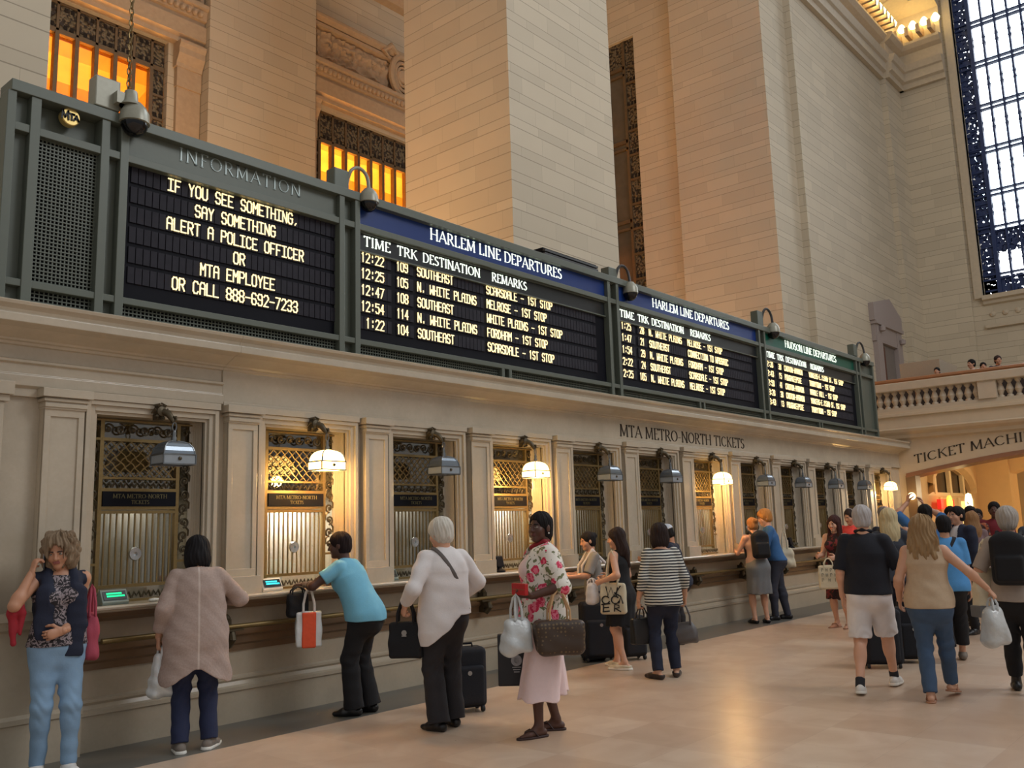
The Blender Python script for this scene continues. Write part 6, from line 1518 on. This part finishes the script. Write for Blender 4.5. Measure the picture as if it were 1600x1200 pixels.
# ---- woman in the black dress with the cream tote
S = person('woman with long brown hair in a short black dress carrying a cream tote', (8.74, 6.02), 96, 1.565, 'fair', ('long', (50, 36, 32)), shirt('dress_top', BLACKC, .012, 0, .90, .01), skirt('dress_skirt', BLACKC, .52, .21, 1.02, .012, .82, .006), shoe(mat('cream_leather', (214, 204, 180), .5), 'flat', RUBW), yaw=25, pitch=8, Lh=(-.22, .12, .98), Lw=((.2, .8, -.2), .6), R=(.20, .25, 1.0), feet={'R': (.10, .14, .085), 'L': (-.07, -.05, .085), 'ry': -20, 'ly': 10}, h=.0085)
def script(o, w, d, h):
    m = MB(); r_ = random.Random(5); rows = ['W', 'OA', 'ER']
    def st(pts): m.tube([(p[0]*w*.45, -d/2-.015, h*(.06+.86*p[1])) for p in pts], .0075, 5)
    st([(-.5, .98), (-.35, .62), (-.05, .95), (.15, .62), (.75, 1.0)]); st([(.2, .75), (.75, .6)]); st([(.35, .62), (.5, .95)])
    for cx in (-.55, .25): st([(cx+.33*cos(a), .47+.14*sin(a)) for a in np.linspace(.6, 6.0, 12)])
    st([(.55, .35), (.75, .6), (.9, .33)]); st([(-.95, .30), (-.2, .34)]); st([(-.75, .32), (-.8, .04)]); st([(-.8, .18), (-.3, .2)]); st([(-.85, .03), (-.25, .06)]); st([(.15, .04), (.2, .30), (.55, .27), (.55, .18), (.2, .16), (.7, .03)]); m.build('script_print', LETB, o, True)
bag(S, 'tote_bag', 'cream canvas tote with black brush script, worn by the woman in the black dress', 'bag', S['shL']+V3(-.03, 0, .055), .36, (.30, .10, .34), CREAMC, CREAMC, 115-180-10, .03, .96, (.06, 0), True, .01, .008, .012, script)
bag(S, 'white_bag', 'soft white bag hugged in front of the woman in the black dress', 'bag', S['gripL']+V3(-.06, .05, .05), .05, (.16, .14, .24), WHITEC, WHITEC, 0, .05, .7, (.03, 0), True, .0, .009, .009)

# ---- woman in stripes with two bags
S = person('woman in a black and white striped top with brown bob, a bag in each hand', (8.44, 5.27), 52, 1.60, 'light', ('bob', (44, 34, 32)), shirt('striped_top', STRIPE, .020, 1.55, .80, .012, 0, .05, .003, .008, sr=.014), pants('trousers', NAVY, .014, .97, .008), shoe(DARKLEA, 'flat'), pitch=6, R=(.265, .05, .83), Lh=(-.255, .06, .82), Rh=((.0, .1, -1), .95), Lw=((0, .1, -1), .95), feet={'R': (.12, .05, .085), 'L': (-.11, -.03, .085), 'ry': -24, 'ly': 26}, w=1.04, h=.0075)
bag(S, 'tote_bag', 'boxy black leather tote in the left hand of the woman in stripes', 'bag', S['gripL'], .12, (.26, .11, .27), BLSHOE, BLSHOE, 15, .02, 1.0, (.05, 0), True, .0, .008, .008)
bag(S, 'hobo_bag', 'slouchy grey leather bag in the right hand of the woman in stripes', 'bag', S['gripR'], .20, (.36, .14, .22), GREYLEA, GREYLEA, -20, .07, .62, (.07, 0), True, .01, .008, .010, None, .006)

# ---- somebody bending at the counter in a cap, mostly hidden behind the stripes
def cap(S):
    hd, hc = S['hd'], S['hc']; q = lambda x, y, z: hc+hd@V3(x, y, z)
    G = Grid(hc-.25, hc+.25, .008); n_ = hd[:, 2]; c = q(0, 0, .045); G.ell(q(0, -.01, .05), (.092, .112, .09), hd, 0, 0, 'u', [(c, -n_)]); G.cone(q(0, .10, .05), q(0, .16, .045), .07, .06, .0, 0, n_, .12); worn(S, 'cap', G, mat('navy_white_cap', (200, 206, 216), .6))
S = person('person in a pale cap and navy shirt bending at the counter behind the striped top', (10.9, 6.55), 105, 1.60, 'tan', ('short', (30, 26, 24)), shirt('shirt', NAVY, .016, .6, .82), pants('trousers', CHAR, .014), shoe(BLSHOE), lean=12, pitch=25, R=(.2, .4, 1.12), Lh=(-.2, .4, 1.12), h=.0095, extra=[cap])

# ---- couple further along the counter
def backpack(name, m, wd=.29, ht=.40, dp=.14):
    def go(S):
        fw, rt, d = S['fw'], S['rt'], S['d']; c = S['waist']+d*.15-fw*(.13*S['w']+dp*.45); R_ = np.stack([rt, fw, d], 1)
        G = Grid(c-.36, c+.36, .009); G.rbox(c, (wd/2, dp/2, ht/2), .06, R_); G.rbox(c-fw*dp*.5-d*ht*.16, (wd*.38, .035, ht*.26), .03, R_, .02); G.ell(c+d*ht*.44-fw*.02, (wd*.36, .06, .07), R_, .04)
        for sg in (-1, 1): G.path([c+rt*sg*.085+d*ht*.42+fw*.03, S['neckb']+rt*sg*.095+V3(0, 0, .045)-fw*.02, S['chest']+rt*sg*.12+fw*.14, S['waist']+rt*sg*.165+fw*.02], .019, .01)
        return worn(S, name, G, m, 'black backpack')
    return go
S = person('woman with ginger hair in a bun, grey skirt and black backpack, leaning on the counter', (13.66, 6.74), 52, 1.665, 'fair', ('bun', (150, 104, 62)), shirt('tank_top', fabric('rose_tank', (170, 140, 130)), .010, 0, .9), skirt('skirt', GREYS, .47, .21, 1.02, .014, .85, .004), shoe(BLSHOE, 'flat'), pitch=10, lean=7, R=(.20, .36, 1.10), Lh=(-.20, .36, 1.13), Lw=((.3, 1, .1), .3), h=.0095, extra=[backpack('backpack', BLACKC)])
S = person('bearded man with ginger hair in a blue tee leaning towards the woman with the backpack', (14.26, 6.72), 122, 1.80, 'fair', ('puffy', (176, 122, 66)), shirt('tee_shirt', TEAL, .018, .95, .90), pants('trousers', fabric('slate_trouser', (52, 54, 66)), .014), shoe(BLSHOE), yaw=10, pitch=14, lean=10, R=(.25, .34, 1.12), Lh=(-.20, .42, 1.13), feet={'R': (.10, -.16, .085), 'L': (-.10, .06, .085)}, fem=False, h=.0095)
bag(S, 'tote_bag', 'cream canvas tote slung behind the bearded man in the blue tee', 'bag', S['shR']+V3(.02, -.27, -.02), .27, (.34, .12, .34), CREAMC, CREAMC, 90, .05, .7, (.04, 0), True, .0, .009, .010, None, .008)

# ---- people in the crowd to the right
S = person('woman with long brown hair in a maroon sleeveless dress holding a cream tote', (13.60, 5.40), 172, 1.65, 'fair', ('longfront', (66, 38, 34)), shirt('dress_top', MAROON, .012, 0, .9), skirt('dress_skirt', MAROON, .44, .22, 1.02, .012), shoe(BRSHOE, 'flip'), pitch=8, yaw=4, R=(.14, .30, 1.06), Lh=(-.16, .30, 1.04), Lw=((.4, .9, -.1), .8), h=.009)
def tlines(o, w, d, h):
    m = MB(); r_ = random.Random(9)
    for i, n_ in enumerate((4, 4, 3)):
        for j in range(n_):
            x = -w*.30+j*w*.6/max(1, n_-1); z = h*(.74-.21*i); m.box(x-.013, x-.006, -d/2-.016, -d/2-.012, z, z+.045); m.box(x-.013, x+.014, -d/2-.016, -d/2-.012, z+.038-(.018*(j % 2)), z+.045-(.018*(j % 2))); m.box(x+.008, x+.014, -d/2-.016, -d/2-.012, z+(.0 if j % 2 else .02), z+.045)
    m.build('faded_print', mat('grey_ink', (96, 92, 78), .8), o)
bag(S, 'tote_bag', 'cream tote with three lines of faded print carried by the woman in maroon', 'bag', S['gripL']+V3(.02, .05, 0), .10, (.30, .08, .34), CREAMC, CREAMC, -150, .03, 1.0, (.06, 0), True, .0, .009, .009, tlines)
def headphones(S):
    hd, hc = S['hd'], S['hc']; q = lambda x, y, z: hc+hd@V3(x, y, z); G = Grid(hc-.2, hc+.2, .008); G.path([q(.098*cos(a), -.01, .10*sin(a)+.04) for a in np.linspace(-.3, pi+.3, 10)], .010, .0)
    for sg in (-1, 1): G.ell(q(sg*.10, -.01, .0), (.024, .036, .040), hd, .01)
    worn(S, 'headphones', G, mat('grey_headphones', (150, 146, 148), .4))
person('person in a coral tee wearing headphones behind the woman in maroon', (14.9, 5.62), 160, 1.76, 'light', ('short', (52, 40, 36)), shirt('tee_shirt', CORAL, .016, .6, .85), pants('trousers', NAVY, .014), shoe(BLSHOE), pitch=14, R=(.15, .36, 1.12), Lh=(-.15, .36, 1.12), fem=False, h=.0105, extra=[headphones])
POLO = fabric('black_polo', (22, 24, 34), var=.15)
def collar(S):
    G = Grid(S['hc']-.3, S['hc']+.2, .0075); b, fw, rt = S['neckb'], S['fw'], S['rt']; G.path([b+fw*.07+V3(0, 0, .015), b+rt*.07+V3(0, 0, .04), b-fw*.065+V3(0, 0, .055), b-rt*.07+V3(0, 0, .04), b+fw*.07+V3(0, 0, .015)], .017, .005); worn(S, 'collar', G, POLO)
def socks(S):
    for nm, k in (('ar', 'kR'), ('al', 'kL')):
        a = S[nm]; u = unit(S[k]-a); G = Grid(a-.15, a+.2, .008); G.cone(a-u*.02, a+u*.05, .042, .043, 0, 0, cut=[(a+u*.055, u)]); worn(S, 'sock', G, mat('dark_sock', (40, 40, 46), .9))
S = person('white-haired man in a black polo shirt and white shorts walking away', (8.82, 3.23), 12, 1.755, 'fair', ('short', (176, 170, 168)), [shirt('polo_shirt', POLO, .018, .95, .86, .015, 0, .02, .003, .012, sr=.016), collar], pants('shorts', SHORTS, .016, .47, .02, 1.0, wide=.018), [shoe(WHSHOE, 'shoe', RUBW), socks], yaw=6, R=(.27, .18, .92), Re=(.7, -.9, 0), Lh=(-.25, .06, .86),
    feet={'R': (.12, .32, .085), 'L': (-.11, -.24, .095), 'ry': -10, 'ly': 6, 'lp': 8, 'drop': .035}, w=1.03, fem=False, h=.0075, sh=.165)
def stripes3(S): pass
person('balding man in a dark shirt with hand at face, behind the man in shorts', (12.55, 4.28), 330, 1.755, 'tan', ('bald', (120, 110, 104)), shirt('shirt', NAVY, .018, .9, .85), pants('trousers', CHAR, .014), shoe(BLSHOE), yaw=20, R=(.10, .30, 1.36), Re=(.9, .1, -.8), Rh=((-.5, -.2, .9), .5), fem=False, h=.0105)
person('woman with long pale blond hair in a dark grey top, behind man in shorts', (11.42, 3.86), 30, 1.70, 'fair', ('long', (196, 178, 138)), shirt('top', DKGREY, .018, .95, .84), pants('trousers', NAVY, .014), shoe(BLSHOE), R=(.22, .22, 1.0), h=.0095)
S = person('woman with wavy blond hair in a sand sleeveless top and blue jeans, walking', (8.60, 2.62), 14, 1.60, 'light', ('wavy', (150, 122, 88)), shirt('sleeveless_top', TANC, .019, 0, .85, .006, 0, .01, .003, .0), pants('jeans', DJEAN, .012, .98, .012), shoe(BRSHOE, 'flip'), yaw=-8, R=(.47, .10, .96), Re=(.5, -.6, -.4), Rh=((.6, .2, -.8), .9), Lh=(-.25, .10, .86),
    feet={'R': (.10, .30, .11), 'L': (-.06, -.06, .085), 'ry': -16, 'ly': 2, 'rp': 10}, w=1.10, h=.0075)
bag(S, 'plastic_bag', 'crinkled clear plastic bags swinging from the hand of the blond woman in jeans', 'bag', S['gripR'], .08, (.24, .16, .34), CLEARP, CLEARP, 30, .06, .6, (.02, 0), True, .02, .008, .010, None, .012)
person('person in blue sleeves with raised arms taking a photograph', (13.2, 3.96), 40, 1.76, 'tan', ('short', (28, 24, 24)), shirt('shirt', TEAL, .018, 1.0, .85), pants('trousers', NAVY, .014), shoe(BLSHOE), R=(.12, .30, 1.74), Lh=(-.14, .22, 1.80), Le=(-1, .2, .1), Re=(1, .2, 0), Lw=((.3, .2, 1), .5), Rh=((-.2, .2, 1), .5), fem=False, h=.0105)
def strapx(S):
    worn(S, 'shoulder_strap', sash(S, .042, .018, -1), BLACKC)
S = person('person with short black hair in an azure tee and cropped black trousers, seen from behind', (10.95, 3.10), 24, 1.60, 'light', ('short', (24, 22, 24)), shirt('tee_shirt', ROYAL, .02, .9, .82, .02, loose=.02), pants('trousers', BLACKC, .016, .86, .02, wide=.01), shoe(GRSHOE, 'shoe'), Lh=(-.26, .08, .84), feet={'R': (.09, .20, .085), 'L': (-.09, -.14, .10), 'ly': 6, 'lp': 10}, h=.009, extra=[strapx])
bag(S, 'white_bag', 'small cream bag hanging at the hip of the person in the azure tee', 'bag', S['hipc']+V3(-.24, -.06, .14), .10, (.20, .10, .24), CREAMC, CREAMC, 60, .04, .9, (.05, 0), True, .0, .009, .009)
def lapels(S): pass
person('young man in an open navy jacket over a white tee, facing left', (13.62, 3.66), 152, 1.72, 'light', ('short', (24, 20, 20)), [shirt('tee_shirt', WHITEC, .010, .4, .86), shirt('jacket', NAVY, .030, 1.95, .80, .02, 0, -.01, .003, .015, True, sr=.026)], pants('trousers', BLACKC, .014), shoe(BLSHOE), yaw=-4, R=(.27, .12, .88), fem=False, h=.0095)
S = person('grey-haired woman with a black backpack over a stone tee at the right edge', (9.36, 2.09), 8, 1.655, 'fair', ('puffy', (164, 156, 148)), shirt('tee_shirt', STONEC, .018, 1.0, .84), pants('trousers', BLACKC, .014, .92, wide=.01), shoe(BLSHOE, 'boot'), Lh=(-.30, .14, .95), feet={'R': (.09, -.1, .085), 'L': (-.09, .16, .085)}, w=1.08, h=.0075, extra=[backpack('backpack', BLACKC, .31, .44, .16)])
bag(S, 'tote_bag', 'large cream and grey tote on the shoulder of the woman at the right edge', 'bag', S['shL']+V3(-.07, .04, .03), .26, (.34, .12, .44), CREAMC, CREAMC, 50, .04, .85, (.05, 0), True, .0, .009, .010, lambda o, w, d, h: MB().box(-w*.5-.004, w*.5+.004, -d*.5-.006, d*.5+.006, .0, h*.24).build('grey_base', GREYS, o, bevel=.01), .006)
far = [('dark-haired person in a navy shirt far back between the blond woman and the azure tee', (15.2, 4.18), 200, 1.74, 'tan', NAVY, False, (26, 22, 22)), ('dark-haired person in a rust patterned shirt far back beside the navy shirt', (15.8, 4.05), 210, 1.74, 'tan', RUST, False, (26, 22, 22)),
       ('tall dark-skinned person in a wine red top far back at the right', (16.5, 3.86), 190, 1.80, 'deep', fabric('wine_cloth', (110, 26, 38)), False, (20, 16, 16)), ('dark-haired person in black far back left of the tall person', (17.4, 4.35), 200, 1.70, 'deep', BLACKC, True, (22, 18, 18)),
       ('dark-haired person in grey at the far right edge behind the grey-haired woman', (13.2, 2.62), 30, 1.70, 'tan', DKGREY, True, (30, 26, 26)), ('woman with light brown hair behind the man in the navy jacket', (14.6, 3.74), 40, 1.64, 'light', fabric('mauve_cloth', (120, 96, 96)), True, (140, 104, 70))]
for lab, p, hdg, H, sk, m, fem, hc_ in far: person(lab, p, hdg, H, sk, ('long' if 'light brown' in lab else 'short', hc_), shirt('shirt', m, .016, .8, .84), pants('trousers', BLACKC if fem else CHAR, .014), shoe(BLSHOE), fem=fem, h=.0115)
for lab, p, hdg, H, m, hc_ in (('dark-haired person in white at the balcony rail, lowest and leftmost of those up there', (24.15, 6.605), 180, 1.43, WHITEC, (26, 22, 22)), ('dark-haired person in a white shirt at the middle of the balcony', (25.3, 6.06), 150, 1.70, WHITEC, (24, 20, 20)),
                           ('dark-haired person bent low behind the balcony rail', (24.57, 5.63), 200, 1.47, BLACKC, (26, 20, 20)), ('person in a navy suit leaning on the balcony, rightmost of those up there', (25.0, 5.38), 215, 1.66, NAVY, (58, 44, 40))):
    person(lab, p, hdg, H, 'tan', ('short', hc_), shirt('shirt', m, .018, 1.7, .84), pants('trousers', CHAR, .014), shoe(BLSHOE), fem=False, h=.013, z0=3.9)
